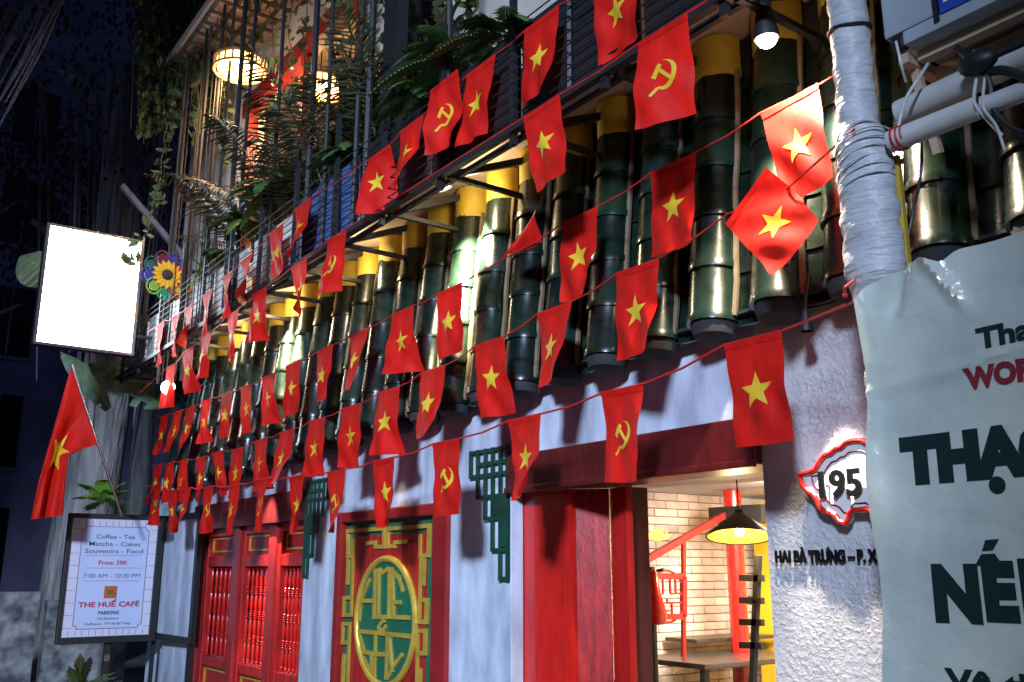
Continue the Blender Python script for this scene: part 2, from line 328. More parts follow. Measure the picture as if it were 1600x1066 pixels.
for X in cols:
    zb, zt = ZB(X), ZT(X); L = (zt-zb)/NS
    for i in range(NS):
        z = zb+i*L; jx = rng.uniform(-.004,.004)
        o = link('cover_tile', cover_me, apron, (X+jx, ax_y(z,X)-0.004, z), (TILT+rng.uniform(-.012,.012), 0, rng.uniform(-.06,.06))); o.scale.z = L/L0
        o = link('pan_tile', pan_me, apron, (X+PITCH_X/2+jx*.5, ax_y(z,X)+0.02, z-0.02), (TILT+rng.uniform(-.012,.012), 0, rng.uniform(-.02,.02))); o.scale.z = L/L0
    link('end_plug', plug_me, apron, (X, ax_y(zb,X)-0.004, zb), (TILT,0,0))
    # mortar bedding beside each column of cover tiles
    for sgn in (1,):
        pts = []
        for q in range(9):
            z = zb+0.01+(zt-zb)*q/8; pts.append((X+sgn*(0.128+rng.uniform(-.004,.006)), ax_y(z,X)-0.008+rng.uniform(-.006,.006), z))
        mb_m.tube(pts, 0.016, 5)
    # painted yellow top
    a = arc_tile(0.131,0.131,0.215,0.02,math.radians(-98),math.radians(98),12,0.0)
    mb_y.add(a.v, a.f, Matrix.Translation((X, TT+0.005, zt-0.005)))
mb_m.build('mortar',M['mortar'],apron,True)
mb_y.build('yellow_band',M['yellow_band'],apron,True)
m = MB(); m.box((-12.6,TT+0.04,2.75),(0.6,TT+0.075,4.3)); 
for v in m.v: v.y = (3.49 if v.z < 3 else TT+0.06) + (0.02 if v.y > TT+0.06 else 0)
m.build('backing_board',M['dark_wall'],apron)

# ---- balcony: slab, fascia, rail
bal = link('balcony', None, B, (-6,2.8,3.95))
m = MB(); m.box((-12.6,2.90,4.31),(0.6,3.575,4.42))
for v in m.v: v.z += 0.016*(v.x+3)
m.build('slab',M['soffit'],bal)
RY, RZ = 2.78, 3.955
m = MB(); m.bar((-12.4,RY,RZ),(0.4,RY,RZ),0.045,0.045); m.bar((-12.4,RY+0.1,RZ+0.0),(0.4,RY+0.1,RZ+0.0),0.03,0.03); m.build('rail',M['black_metal'],bal)
for k in range(9):
    z = 4.03+k*0.068; m = MB(); m.tube([(-12.3,RY-0.005,z),(-6,RY-0.005,z+rng.uniform(-.006,.006)),(0.4,RY-0.005,z)],0.0045,5); m.build('rail_wire',M['black_metal'],bal)
post_me = MB().box((-0.017,-0.017,-0.09),(0.017,0.017,1.05)).mesh('post',M['black_metal'])
strut = MB(); strut.bar((0,0,0),(0,0.62,0.27),0.035,0.045); strut.bar((0,0.02,0),(0,0.66,0.0),0.03,0.03); strut_me = strut.mesh('strut',M['black_metal'])
for k in range(17):
    X = -12.2+k*0.76
    link('post', post_me, bal, (X,RY+0.01,RZ)); link('strut', strut_me, bal, (X+0.05,RY+0.03,RZ-0.01))
# tall trellis bars from the rail up to the ceiling
for k,X in enumerate([-10.55,-9.95,-9.35,-8.62,-8.35,-7.55,-6.75,-6.42,-5.9,-5.72,-4.6,-3.4]):
    m = MB(); r = 0.020 if k%3 else 0.028; m.tube([(X,2.83,4.0),(X+rng.uniform(-.03,.03),2.83,5.8),(X+rng.uniform(-.05,.05),2.83,7.7)],r,6); m.build('trellis_bar',M['black_metal'],bal)
for X in (-5.62,-5.5):
    m = MB(); m.bar((X,2.95,4.4),(X+.02,2.95,7.7),0.09,0.09); m.build('column',M['black_metal'],bal)
# fascia pieces hung behind the wires
x = -12.25
while x < -7.3:
    w = rng.choice([0.42,0.5,0.36]); m = MB(); m.bbox((x,2.865,3.985),(x+w,2.885,4.53+rng.uniform(-.02,.02)),0.004); m.build('white_board',M['white_board'],bal); x += w+rng.choice([0.05,0.10,0.16])
m = MB(); nx = 18; vs=[]; 
for j in range(7):
    for i in range(nx+1):
        vs.append((-7.05+1.15*i/nx, 2.865+0.018*math.sin(i*1.1+j*0.3), 3.99+0.60*j/6-0.01*math.sin(i*.6)))
m.add(vs,[(j*(nx+1)+i,j*(nx+1)+i+1,(j+1)*(nx+1)+i+1,(j+1)*(nx+1)+i) for j in range(6) for i in range(nx)]); m.build('blue_panel',M['tarp'],bal,True,fix=False)
for k in range(6):
    X = -5.8+k*0.98; m = MB(); m.bbox((X,2.85,4.02),(X+0.93,2.885,4.62),0.008); m.build('black_board',M['black'],bal)

# ---- upper storey
m = MB(); m.box((-12.6,3.5,4.42),(-10.25,3.7,7.15)); m.box((-7.22,3.5,4.42),(-6.60,3.7,7.15)); m.box((-12.6,3.5,7.15),(-6.40,3.7,7.75)); m.box((-5.75,3.5,4.42),(-3.9,3.7,9)); m.build('upper_wall',M['upper_wall'],B)
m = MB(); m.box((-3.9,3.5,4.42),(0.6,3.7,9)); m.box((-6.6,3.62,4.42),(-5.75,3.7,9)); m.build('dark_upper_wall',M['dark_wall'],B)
m = MB(); m.box((-10.4,3.46,6.95),(-7.1,3.6,7.17)); m.build('red_lintel',M['red_frame'],B)
for X in (-10.25,-8.62,-7.30): m = MB(); m.bbox((X-0.05,3.47,4.42),(X+0.05,3.6,6.95),0.01); m.build('red_post',M['red_frame'],B)
m = MB(); m.box((-12.6,5.6,4.42),(-6.4,5.7,7.75)); m.box((-12.6,3.7,7.70),(-6.4,5.6,7.76)); m.box((-6.62,3.7,4.42),(-6.56,5.6,7.7)); m.build('upper_room',M['upper_wall'],B)
m = MB(); m.box((-11.2,2.70,7.76),(-6.4,3.7,7.86)); m.build('ceiling',M['ceiling'],B)
for k in range(18):
    X = -11.1+k*0.26; m = MB(); m.bar((X,2.72,7.69),(X,3.45,7.69),0.035,0.03); m.build('lattice_bar',M['stem'],B)
for k in range(4):
    Y = 2.75+k*0.2; m = MB(); m.bar((-11.15,Y,7.725),(-6.45,Y,7.725),0.035,0.03); m.build('lattice_bar',M['stem'],B)

# ---- shutters with turned spindles
def spindle(L):
    prof = []; seg = 4
    for k in range(seg):
        z0 = L*k/seg; h = L/seg
        for (dz,r) in [(0.0,.011),(.04,.019),(.09,.010),(.13,.019),(.18,.009),(.24,.013),(.5,.018),(.76,.013),(.82,.009),(.87,.019),(.91,.010),(.96,.019)]: prof.append((r,z0+h*dz))
    prof.append((.011,L)); mb = MB(); mb.lathe(prof,8); return mb
sp_me = spindle(0.93).mesh('spindle',M['red_wood'],smooth=True)
for k,(xa,xb) in enumerate([(-10.72,-9.80),(-9.62,-8.82),(-8.66,-7.99)]):
    sh = link('shutter', None, B, (xa,3.56,0.2))
    m = MB(); w = 0.075
    m.bbox((xa,3.53,0.2),(xa+w,3.60,2.03),.008); m.bbox((xb-w,3.53,0.2),(xb,3.60,2.03),.008)
    for (z0,z1) in ((0.2,0.30),(0.60,0.695),(1.63,1.74),(1.95,2.03)): m.bbox((xa+w,3.535,z0),(xb-w,3.60,z1),.008)
    m.box((xa+w,3.575,1.74),(xb-w,3.595,1.95)); m.box((xa+w,3.575,0.30),(xb-w,3.595,0.60)); m.build('frame',M['red_paint'],sh)
    m = MB(); m.box((xa+w,3.645,0.695),(xb-w,3.655,1.63)); m.build('back_board',M['red_wood'],sh)
    n = 6
    for q in range(n):
        link('spindle', sp_me, sh, (xa+w+0.04+(xb-xa-2*w-0.08)*q/(n-1),3.585,0.6975))
    for (z0,z1) in ((1.79,1.925),(0.34,0.57)):
        m = MB(); a,b = xa+w+0.05, xb-w-0.05; t_ = 0.018
        for (p,q) in (((a,z0),(b,z0)),((a,z1),(b,z1)),((a,z0),(a,z1)),((b,z0),(b,z1))): m.bar((p[0],3.57,p[1]),(q[0],3.57,q[1]),t_,t_)
        m.build('gold_moulding',M['gold'],sh)
for X in (-10.83,-9.71,-8.74): m = MB(); m.bbox((X-0.085,3.50,0.0),(X+0.085,3.64,2.03),.012); m.build('mullion',M['red_frame'],B)

# ---- red and green panel with the gold round emblem
pn = link('emblem_panel', None, B, (-6.45,3.5,0.3))
m = MB(); m.bbox((-7.27,3.46,0.2),(-7.19,3.60,2.06),.01); m.bbox((-5.735,3.46,0.2),(-5.55,3.60,2.06),.01); m.bbox((-7.19,3.465,1.975),(-5.735,3.60,2.055),.01); m.build('frame',M['red_frame'],pn)
m = MB(); m.box((-7.19,3.53,0.2),(-5.735,3.60,1.975)); m.build('green_board',M['green_panel'],pn)
m = MB(); m.box((-7.04,3.522,0.4),(-5.90,3.53,1.86)); m.build('red_field',M['red_paint'],pn)
EC, ER = Vector((-6.465,3.5,1.225)), 0.455
disc = [(EC.x+ER*math.cos(2*math.pi*i/48), EC.z+ER*math.sin(2*math.pi*i/48)) for i in range(48)]
m = MB(); m.prism(disc,3.512,3.522); m.build('green_disc',M['green_panel'],pn)
m = MB(); m.tube([(x,3.507,z) for x,z in disc]+[(disc[0][0],3.507,disc[0][1])],0.026,8,False); m.build('gold_ring',M['gold'],pn,True)
zz = lambda a,b,Y=3.50: at(520+a/4.006, 800+b/4.006, Y)
def strokes(name, segs, w, Y, parent, material, d=0.022):
    for s_ in segs:
        m = MB(); kk = segs.index(s_)
        for i in range(len(s_)-1):
            Yk = Y + 0.0013*(i%2) + 0.0005*(kk%5); p, q = zz(*s_[i],Yk), zz(*s_[i+1],Yk); e = (q-p).normalized()*w*0.45
            m.bar(p-e, q+e, d, w, up=(0,0,1)) if abs((q-p).normalized().z) < 0.9 else m.bar(p-e, q+e, w, d, up=(0,1,0))
        m.build(name, material, parent)
fret = [[(215,197),(268,190),(268,217),(322,217),(322,105),(95,120),(95,278),(125,278),(125,182)],[(465,185),(390,192),(390,214),(347,216),(347,106),(605,86),(600,272),(550,275),(550,152)],
        [(128,300),(118,645),(66,645),(75,540),(95,537)],[(98,290),(92,445)],[(555,290),(545,687),(585,690),(590,552),(560,552)],[(577,290),(570,450)],
        [(68,700),(108,702),(95,1066)],[(64,715),(58,818),(85,818)],[(70,900),(62,1066)],[(530,1066),(535,745),(580,745),(578,885),(550,885)],[(550,990),(548,1066)]]
strokes('gold_fret',fret,0.030,3.517,pn,M['gold'])
emb = [[(168,672),(180,560),(232,430)],[(180,558),(262,555)],[(268,368),(260,658),(345,658)],[(292,366),(288,650)],[(268,370),(300,364),(320,378),(345,360),(372,358)],[(357,360),(353,656),(478,662)],
       [(373,372),(382,640)],[(375,368),(418,412),(442,492)],[(385,566),(424,566)],[(303,700),(322,682)],[(290,724),(302,742),(324,740),(332,722)],[(152,745),(482,778)],[(168,768),(200,874),(250,888)],
       [(272,760),(262,1036)],[(346,766),(336,1036)],[(262,890),(336,892)],[(352,772),(374,990),(350,1036)],[(374,985),(404,940),(434,900)],[(200,922),(236,1000),(266,1034)],[(243,890),(246,1000)]]
strokes('gold_stroke',emb,0.031,3.508,pn,M['gold'])

# ---- green stepped fret brackets in the wall corners
def bracket(x_in, sgn):
    """x_in: the edge beside the opening, steps run away from it in the direction sgn"""
    br = link('fret_bracket', None, B, (x_in,3.46,1.9)); m = MB(); w = 0.023
    X = lambda u: x_in + sgn*u
    steps = [(0.02,1.53),(0.10,1.53),(0.185,1.71),(0.27,1.91),(0.36,2.05),(0.445,2.19)]
    for i,(u,z) in enumerate(steps): m.box((min(X(u-w/2),X(u+w/2)),3.470+0.001*(i%2),z),(max(X(u-w/2),X(u+w/2)),3.488,2.375))
    for (z,u) in ((2.36,0.455),(2.275,0.375),(2.20,0.455),(2.06,0.37),(1.92,0.28),(1.72,0.195),(1.545,0.11)):
        m.box((min(X(0.012),X(u)),3.4725,z-w/2),(max(X(0.012),X(u)),3.4855,z+w/2))
    for (u0,u1,z0,z1) in ((0.03,0.09,1.74,2.05),(0.115,0.17,1.94,2.05)): m.box((min(X(u0),X(u1)),3.475,z0),(max(X(u0),X(u1)),3.484,z1))
    m.build('fretwork',M['dark_green'],br)
bracket(-4.835,-1); bracket(-7.955,1)

# ---- folding red doors in the doorway
dr = link('folding_door', None, B, (-4.6,3.6,0))
def leaf(name, x0, Y0, x1, Y1, m_, th=0.04, z1=2.07):
    p, q = at(x0,900,Y0), at(x1,900,Y1); p.z = q.z = 0.03; d = (q-p); d.z = 0; n = Vector((-d.y,d.x,0)).normalized()*th
    mb = MB(); vs = []
    for z in (0.03,z1):
        for c in (p,q,q+n,p+n): vs.append((c.x,c.y,z))
    mb.add(vs,[(3,2,1,0),(4,5,6,7),(0,1,5,4),(1,2,6,5),(2,3,7,6),(3,0,4,7)]); return mb.build(name,m_,dr)
leaf('door_leaf',805,3.56,893,3.60,M['red_wood']); leaf('door_leaf',894,3.63,954,3.78,M['red_paint']); leaf('door_leaf',956,3.80,981,3.70,M['red_wood']); leaf('door_leaf',987,3.80,1016,3.93,M['dark_red'])  # turned-in leaves get darker reds, their shade put into the colour
for y in (780,805,905,1010):
    p = at(983,y,3.74); m = MB(); m.tube([p+Vector((0,0,-0.045)),p+Vector((0,0,0.045))],0.010,8); m.build('hinge',M['chrome'],dr)
m = MB(); m.bbox((-4.815,3.47,0),(-4.80,3.56,2.06),.004); m.build('jamb',M['plaster'],dr)
m = MB(); m.bbox((-2.875,3.53,0),(-2.85,3.78,2.06),.004); m.build('jamb',M['plaster'],dr)

# ============================================================ inside the doorway
m = MB(); m.box((-6.15,4.6,0.0),(-6.05,9.0,2.3)); m.build('brick_backing',M['brick_mortar'],B)
bw = link('brick_wall', None, B, (-6.05,6,0))
bl, bh = 0.285, 0.07
brick_me = MB().bbox((-0.02,-0.138,-0.0315),(0.020,0.138,0.0315),0.005).mesh('brick',M['brick'])
cnt = 0
for r in range(26):
    z = 2.23-r*bh
    if z < 0.45: break
    y = 5.20+(bl/2 if r%2 else 0)
    while y < 8.2 and cnt < 298:
        link('brick', brick_me, bw, (-6.05+rng.uniform(-.004,.004), y, z), (0,0,rng.uniform(-.01,.01))); y += bl; cnt += 1
m = MB(); m.box((-8.2,3.7,2.27),(-2.0,9.0,2.35)); m.build('room_ceiling',M['inner_white'],B)
m = MB(); m.box((-6.3,8.9,0),(-2.0,9.0,2.3)); m.box((-2.6,3.7,0),(-2.5,8.9,2.27)); m.build('room_wall',M['inner_white'],B)
m = MB(); m.box((-6.05,3.75,0.002),(-2.6,8.9,0.02)); m.build('room_floor',M['wood'],B)
m = MB(); m.box((-5.2,4.2,2.13),(-2.7,4.45,2.268)); m.build('beam',M['inner_white'],B)
p = at(1180,900,7.0); m = MB(); m.bbox((p.x,7.0,0.02),(p.x+1.6,7.1,2.2),.01); m.build('yellow_wall',M['yellow_wall'],B)
p = at(1148,850,6.3); m = MB(); m.tube([(p.x,6.3,0.02),(p.x,6.3,2.26)],0.075,16); m.build('red_column',M['red_wood'],B,True)
p = at(1150,800,6.3); m = MB(); m.box((p.x-0.22,6.2,1.98),(p.x+0.35,6.45,2.12)); m.build('black_beam',M['black'],B)
st = link('stair_balustrade', None, B, (-5.5,5.5,1))
a, b = atX(1008,876,-5.5), atX(1140,800,-5.5); m = MB(); m.bar(a,b,0.05,0.05); m.build('handrail',M['red_paint'],st)
def q_(x,y): return atX(x,y,-5.5)
m = MB(); m.bar(q_(1068,842),q_(1068,1030),0.03,0.03); m.build('baluster',M['red_paint'],st)
m = MB()
for (p1,p2) in (((1005,901),(1068,901)),((1005,963),(1068,964)),((1068,901),(1068,964))): m.bar(q_(*p1),q_(*p2),0.04,0.045)
m.build('lattice_frame',M['red_paint'],st)
m = MB(); c = q_(1042,932); r = 0.20
m.tube([c+Vector((0,r*math.cos(t_*math.pi/16),r*math.sin(t_*math.pi/16))) for t_ in range(33)],0.010,6,False)
for (p1,p2) in (((-.18,.02),(-.04,.02)),((.04,.02),(.18,.02)),((-.18,-.05),(.18,-.05)),((-.04,.17),(-.04,.02)),((.04,.17),(.04,.02)),((-.10,.15),(-.10,.02)),((.10,.15),(.10,.02)),((-.05,-.05),(-.05,-.18)),((.05,-.05),(.05,-.18)),((-.05,-.11),(.05,-.11)),((0,-.02),(0,-.05))):
    m.bar(c+Vector((0,p1[0],p1[1])),c+Vector((0,p2[0],p2[1])),0.014,0.014)
m.build('lattice_emblem',M['red_paint'],st)
lamp('room_light','AREA',(-4.3,6.0,2.24),320,(1.0,0.84,0.66),(-4.6,6.9,0),1.2)
# pendant lamp
p = at(1156,838,5.2); t = thing('pendant_lamp','black cone pendant lamp glowing warm inside the open doorway','lamp',(p.x,p.y,p.z))
dv_ = Vector((p.x,p.y,0)).normalized(); PT_ = Matrix.Translation(p) @ Matrix.Rotation(math.radians(12),4,Vector((0,0,1)).cross(dv_))
m = MB(); m.lathe([(0.03,0.185),(0.035,0.16),(0.235,0.005),(0.240,-0.006),(0.232,0.0),(0.03,0.15)],28,PT_,cap=False); m.build('shade',M['black_metal'],t,True)
m = MB(); m.lathe([(0.222,-0.002),(0.03,0.142)],28,PT_,cap=False); m.build('gold_lining',M['gold'],t,True)
m = MB(); m.lathe([(0.226,0.001),(0.16,0.048),(0.15,0.044),(0.20,0.006)],28,PT_,cap=False); m.build('gold_rim',M['gold'],t,True)
m = MB(); m.sphere(p+Vector((0,0,0.035)),0.035,8); m.build('bulb',M['warm_bulb'],t,True)
m = MB(); m.tube([p+Vector((0,0,0.18)),Vector((p.x,p.y,2.268))],0.005,6); m.build('cord',M['black'],t)
lamp('pendant_light','POINT',p+Vector((0,0,-0.02))-dv_*0.03,30,(1.0,0.72,0.36),None,0.04)
# ceiling can
p = at(1110,747,4.6); p.z = 2.268; t = thing('ceiling_spotlight','small silver ceiling spotlight just inside the doorway','lamp',(p.x,p.y,p.z))
m = MB(); m.lathe([(0.05,0.0),(0.05,-0.07),(0.046,-0.07),(0.04,-0.05)],16,Matrix.Translation(p)); m.build('can',M['chrome'],t,True)
# ladder shelf
t = thing('ladder_shelf','black A shaped ladder shelf in front of the yellow wall indoors','shelf',at(1180,1060,5.4))
def L_(x,y,Y=5.4): return at(x,y,Y)
m = MB(); m.bar(L_(1185,868),L_(1172,1160),0.04,0.04); m.build('side_rail',M['black'],t)
for y in (903,938,972,1008): m = MB(); m.bar(L_(1157,y),L_(1192,y+1),0.04,0.045); m.build('rung',M['black'],t)
# table and counter
t = thing('cafe_table','dark wooden cafe table against the white brick wall','table',atX(1090,1050,-5.0))
a = atX(1030,1036,-5.3); zt = a.z
m = MB(); m.bbox((-5.75,5.3,zt-0.03),(-4.95,6.6,zt+0.01),.008); m.build('table_top',M['wood'],t)
for (x,y) in ((-5.65,5.4),(-5.05,5.4),(-5.65,6.5),(-5.05,6.5)): m = MB(); m.bar((x,y,0.02),(x,y,zt-0.03),0.05,0.05); m.build('leg',M['wood'],t)
a = atX(1070,998,-5.75); m = MB(); m.bbox((-5.98,a.y,a.z-0.03),(-5.62,a.y+1.0,a.z),.006); o = single('wall_shelf',m,M['wood'],'short dark wall shelf on the white brick wall above the table','shelf')
# flower lantern and red cloth
p = at(1028,845,4.9); m = MB()
for ring,(n,r,h) in enumerate(((9,0.11,0.03),(8,0.085,0.06),(6,0.05,0.085))):
    for k in range(n):
        a = 2*math.pi*(k+ring*.5)/n; d = Vector((math.cos(a),math.sin(a),0)); s_ = Vector((-math.sin(a),math.cos(a),0))
        m.add([p+d*0.02, p+d*r*.6+s_*r*.28+Vector((0,0,h*.5)), p+d*r+Vector((0,0,h+.02)), p+d*r*.6-s_*r*.28+Vector((0,0,h*.5)), p+d*0.03+Vector((0,0,0.012))],[(0,1,2,3),(4,1,2,3)])
M['lotus'] = mat('lotus_glow',(0.8,0.5,0.1),0.5,emit=(1.0,0.55,0.10),es=2.2)
single('lotus_lamp',m,M['lotus'],'glowing yellow lotus shaped lamp beside the door edge indoors','lamp',fix=False)
p = at(1022,930,4.7); m = MB(); m.lathe([(0.01,0.17),(0.03,0.15),(0.045,0.02),(0.085,-0.12),(0.08,-0.19),(0.02,-0.20)],14,Matrix.Translation(p)); single('red_lantern',m,M['red_wood'],'small red bag shaped ornament hanging indoors behind the door edge','ornament',smooth=True)
p = at(1020,930,4.95); m = MB(); m.tube([(p.x,p.y,0.02),(p.x,p.y,1.62)],0.022,8)
for z in (1.58,1.25,0.75): m.tube([(p.x,p.y,z),(p.x+0.12,p.y,z+0.02)],0.012,6)
single('coat_stand',m,M['black'],'slim black stand with short pegs inside by the door','stand',smooth=True)
FLAGS = {
 'E':(3.02,[(-2.473,2.533,'s',8,0.033),(-3.273,2.443,'h',-2,0.024),(-4.059,2.405,'s',0,0.043),(-4.863,2.361,'h',-2,0.039),(-5.654,2.324,'s',6,0.009),(-6.383,2.307,'h',2,0.016),(-7.109,2.326,'s',4,0.006),(-7.848,2.356,'h',0,0.020),(-8.519,2.351,'s',-2,-0.028),(-9.246,2.387,'h',-8,-0.001),(-9.945,2.415,'s',-4,-0.032),(-10.426,2.434,'s',-8,0.004),(-11.018,2.527,'h',-2,-0.045)]),
 'D':(3.06,[(-2.446,3.131,'s',-12,0.200),(-3.181,3.044,'s',2,-0.028),(-3.836,2.982,'s',-2,-0.027),(-4.457,2.917,'s',0,0.031),(-5.099,2.858,'s',-2,-0.062),(-5.678,2.815,'s',2,-0.069),(-6.255,2.778,'s',0,-0.047),(-6.853,2.754,'s',-4,-0.056),(-7.456,2.735,'s',-2,-0.155),(-8.027,2.722,'s',-4,-0.021),(-8.606,2.702,'s',-4,-0.111),(-9.178,2.725,'s',-6,0.199),(-9.681,2.719,'s',-6,0.057),(-10.261,2.746,'s',-6,0.030),(-10.749,2.762,'s',2,-0.066),(-11.213,2.778,'s',-4,-0.039)]),
 'C':(3.10,[(-2.260,3.556,'s',6,0.026),(-2.953,3.516,'s',-4,-0.001),(-3.657,3.470,'s',6,-0.058),(-4.179,3.575,'n',2,-0.064),(-4.976,3.379,'s',-2,-0.015),(-5.596,3.372,'s',-2,-0.001),(-6.253,3.352,'s',-8,-0.086),(-6.862,3.341,'s',-6,-0.035),(-7.497,3.330,'s',-8,-0.034),(-8.051,3.312,'s',-4,0.018),(-8.602,3.307,'s',-6,-0.033),(-9.151,3.321,'s',-2,-0.049),(-9.756,3.334,'s',-8,-0.087),(-10.298,3.331,'s',0,-0.058),(-10.750,3.345,'s',4,-0.146),(-11.263,3.368,'s',0,-0.127)]),
 'B':(2.72,[(-2.619,3.937,'h',12,-0.007),(-3.500,3.933,'s',-6,0.053),(-4.385,4.470,'h',20,-0.023),(-5.912,3.945,'h',-2,0.009),(-6.577,3.913,'s',0,0.081),(-7.382,3.887,'s',-2,0.026),(-8.024,3.838,'n',-6,0.050),(-8.741,3.774,'s',-8,0.045),(-9.276,3.737,'s',-4,0.060),(-9.810,3.667,'s',-4,-0.018)]),
 'A':(2.74,[(-2.949,4.435,'s',-6,-0.015),(-3.517,4.463,'s',-10,-0.038),(-4.094,4.457,'s',-8,-0.085),(-4.894,4.414,'s',6,-0.045),(-5.329,4.379,'s',20,-0.000),(-6.609,4.420,'s',-4,0.006),(-7.151,4.374,'s',0,0.080),(-7.816,4.304,'s',-6,0.042),(-8.312,4.277,'n',-10,0.107),(-8.862,4.233,'n',-8,0.030),(-9.435,4.222,'n',-6,0.024),(-9.879,4.225,'n',-8,0.002),(-10.425,4.254,'n',0,-0.122)]),
}

# ============================================================ bunting strings and their flags
def star_poly(r, n=5):
    return [((r if i%2==0 else r*0.40)*math.sin(math.pi*i/n), (r if i%2==0 else r*0.40)*math.cos(math.pi*i/n)) for i in range(2*n)]
def emblem_mesh(kind):
    bm = bmesh.new()
    def poly(ps, layer):
        f = bm.faces.new([bm.verts.new((x,layer*0.0006,z)) for x,z in ps]); return f
    if kind == 's':
        c = bm.verts.new((0,0,0)); vs = [bm.verts.new((x,0,z)) for x,z in star_poly(0.082)]
        for i in range(10): bm.faces.new((c,vs[(i+1)%10],vs[i]))
    else:
        out = [(0.006+0.068*math.cos(math.radians(a)), 0.068*math.sin(math.radians(a))) for a in range(-125,86,15)]
        inn = [(-0.006+0.058*math.cos(math.radians(a)), 0.010+0.060*math.sin(math.radians(a))) for a in range(-118,84,15)]
        n = min(len(out),len(inn))
        ov = [bm.verts.new((x,0,z)) for x,z in out[:n]]; iv = [bm.verts.new((x,0,z)) for x,z in inn[:n]]
        for i in range(n-1): bm.faces.new((ov[i],ov[i+1],iv[i+1],iv[i]))
        poly([(-0.026,-0.052),(-0.040,-0.046),(-0.074,-0.080),(-0.062,-0.090)],1)
        poly([(-0.022,0.028),(-0.010,0.040),(0.062,-0.042),(0.048,-0.054)],2)
        poly([(-0.062,0.010),(-0.040,-0.008),(0.006,0.044),(-0.012,0.060)],3)
    bmesh.ops.triangulate(bm, faces=bm.faces[:]); bmesh.ops.subdivide_edges(bm, edges=bm.edges[:], cuts=2, use_grid_fill=True)
    bm.verts.index_update(); r = ([v.co.copy() for v in bm.verts],[tuple(v.index for v in f.verts) for f in bm.faces]); bm.free(); return r
EMB = {k:emblem_mesh(k) for k in 'sh'}
FW_, FH_ = 0.30, 0.45
ORD = ['rightmost','second from the right','third from the right','fourth from the right','fifth from the right','sixth from the right','seventh from the right','eighth from the right','ninth from the right','tenth from the right','eleventh from the right','twelfth from the right','thirteenth from the right','fourteenth from the right','second from the left','leftmost']
SNAME = {'E':'lowest','D':'second lowest','C':'third lowest','B':'balcony','A':'highest'}
SPECIAL = {('C',0):'brightly lit red flag with yellow star hanging right under the hanging spotlight',('D',0):'red flag swung out into a diamond shape beside the white wrapped pole',
  ('E',0):'largest red flag with yellow star hanging above the doorway and the number plaque',('B',0):'dark red flag with hammer and sickle left of the hanging spotlight',
  ('E',1):'red hammer and sickle flag hanging in front of the red door lintel',('B',2):'folded red flag with half hidden emblem below the balcony ferns',('C',3):'red flag flipped up over its string so no star shows',
  ('A',0):'dim red flag with star cut by the top of the photo'}
fr = random.Random(11)
def make_flag(row, i, T, Y, e, yaw, lean, roll=0.0):
    lab = SPECIAL.get((row,i)) or 'red flag with yellow %s, %s on the %s bunting string' % ('star' if e != 'h' else 'hammer and sickle', ORD[i] if i < 14 else ORD[min(15,14+i-14)], SNAME[row])
    a1, a2, ph, bil = fr.uniform(-.045,.035), fr.uniform(.003,.011), fr.uniform(0,6.28), fr.uniform(-.06,.04)
    fold = fr.uniform(-.025,.02); curl = fr.uniform(-.12,.12)
    yw = math.radians(yaw + (fr.uniform(-16,10) if T[0] > -8 else fr.uniform(-3,8))); rr = Matrix.Rotation(roll+fr.uniform(-.06,.06),3,'Y')
    if e == 'n': yw += math.radians(-12)
    T = Vector(T)
    def fn(u, v, off=0.0):
        k = -v/FH_; y_ = yw*min(1,k*1.6)
        x = u*math.cos(y_)*(1-0.04*k) ; y = u*math.sin(y_)
        y += a1*k*math.sin(math.pi*(u/FW_+0.5)*1.0) + a2*k*math.sin(u*34+ph+v*3) + bil*k*k + fold*k*(u/FW_)
        y += 0.0075*math.sin((u*1.3+v)*24+ph*2)*min(1,2*k)
        y += curl*max(0,k-0.5)*2*(0.5+u/FW_)**2
        z = v*math.sqrt(max(0.2,1-(bil*k*1.5)**2)) + 0.010*abs(u/FW_)*k
        p = rr @ Vector((x+lean*k, y-off, z)); return T + p
    nu, nv = 16, 24; m = MB()
    m.add([fn(-FW_/2+FW_*a/nu, -FH_*b/nv) for b in range(nv+1) for a in range(nu+1)], [(b*(nu+1)+a,b*(nu+1)+a+1,(b+1)*(nu+1)+a+1,(b+1)*(nu+1)+a)[::-1] for b in range(nv) for a in range(nu)])
    # hem folded over the string
    hem = link('bunting_flag', m.mesh('bunting_flag',M['flag'],T,True,False), None, T); tag(hem, lab, 'flag', 'red flags on the bunting strings')
    h = MB(); nn = 8
    h.add([fn(-FW_/2+FW_*a/nn, -0.028*b, 0.006-0.003*b) for b in range(2) for a in range(nn+1)], [(a,a+1,nn+2+a,nn+1+a)[::-1] for a in range(nn)]); h.build('hem',M['flag'],hem,True,False)
    ve, fe = EMB['h' if e == 'h' else 's']; tilt_ = fr.uniform(-.12,.12); cs, sn = math.cos(tilt_), math.sin(tilt_)
    mm = MB(); mm.add([fn(v.x*cs-v.z*sn, v.z*cs+v.x*sn-0.225, 0.0030+v.y) for v in ve], fe)
    mm.build('star' if e != 'h' else 'hammer_and_sickle', M['emblem'], hem, True, False)
ENDS = {'E':((-1.865,2.86,2.525),(-11.6,3.02,2.56)),'D':((-1.80,2.84,3.155),(-11.5,3.06,2.80)),'C':(tuple(at(1345,92,3.06)),(-11.6,3.10,3.40)),'B':((-1.9,2.74,3.95),(-11.0,2.72,3.55)),'A':((-1.9,2.74,4.46),(-11.0,2.74,4.27))}
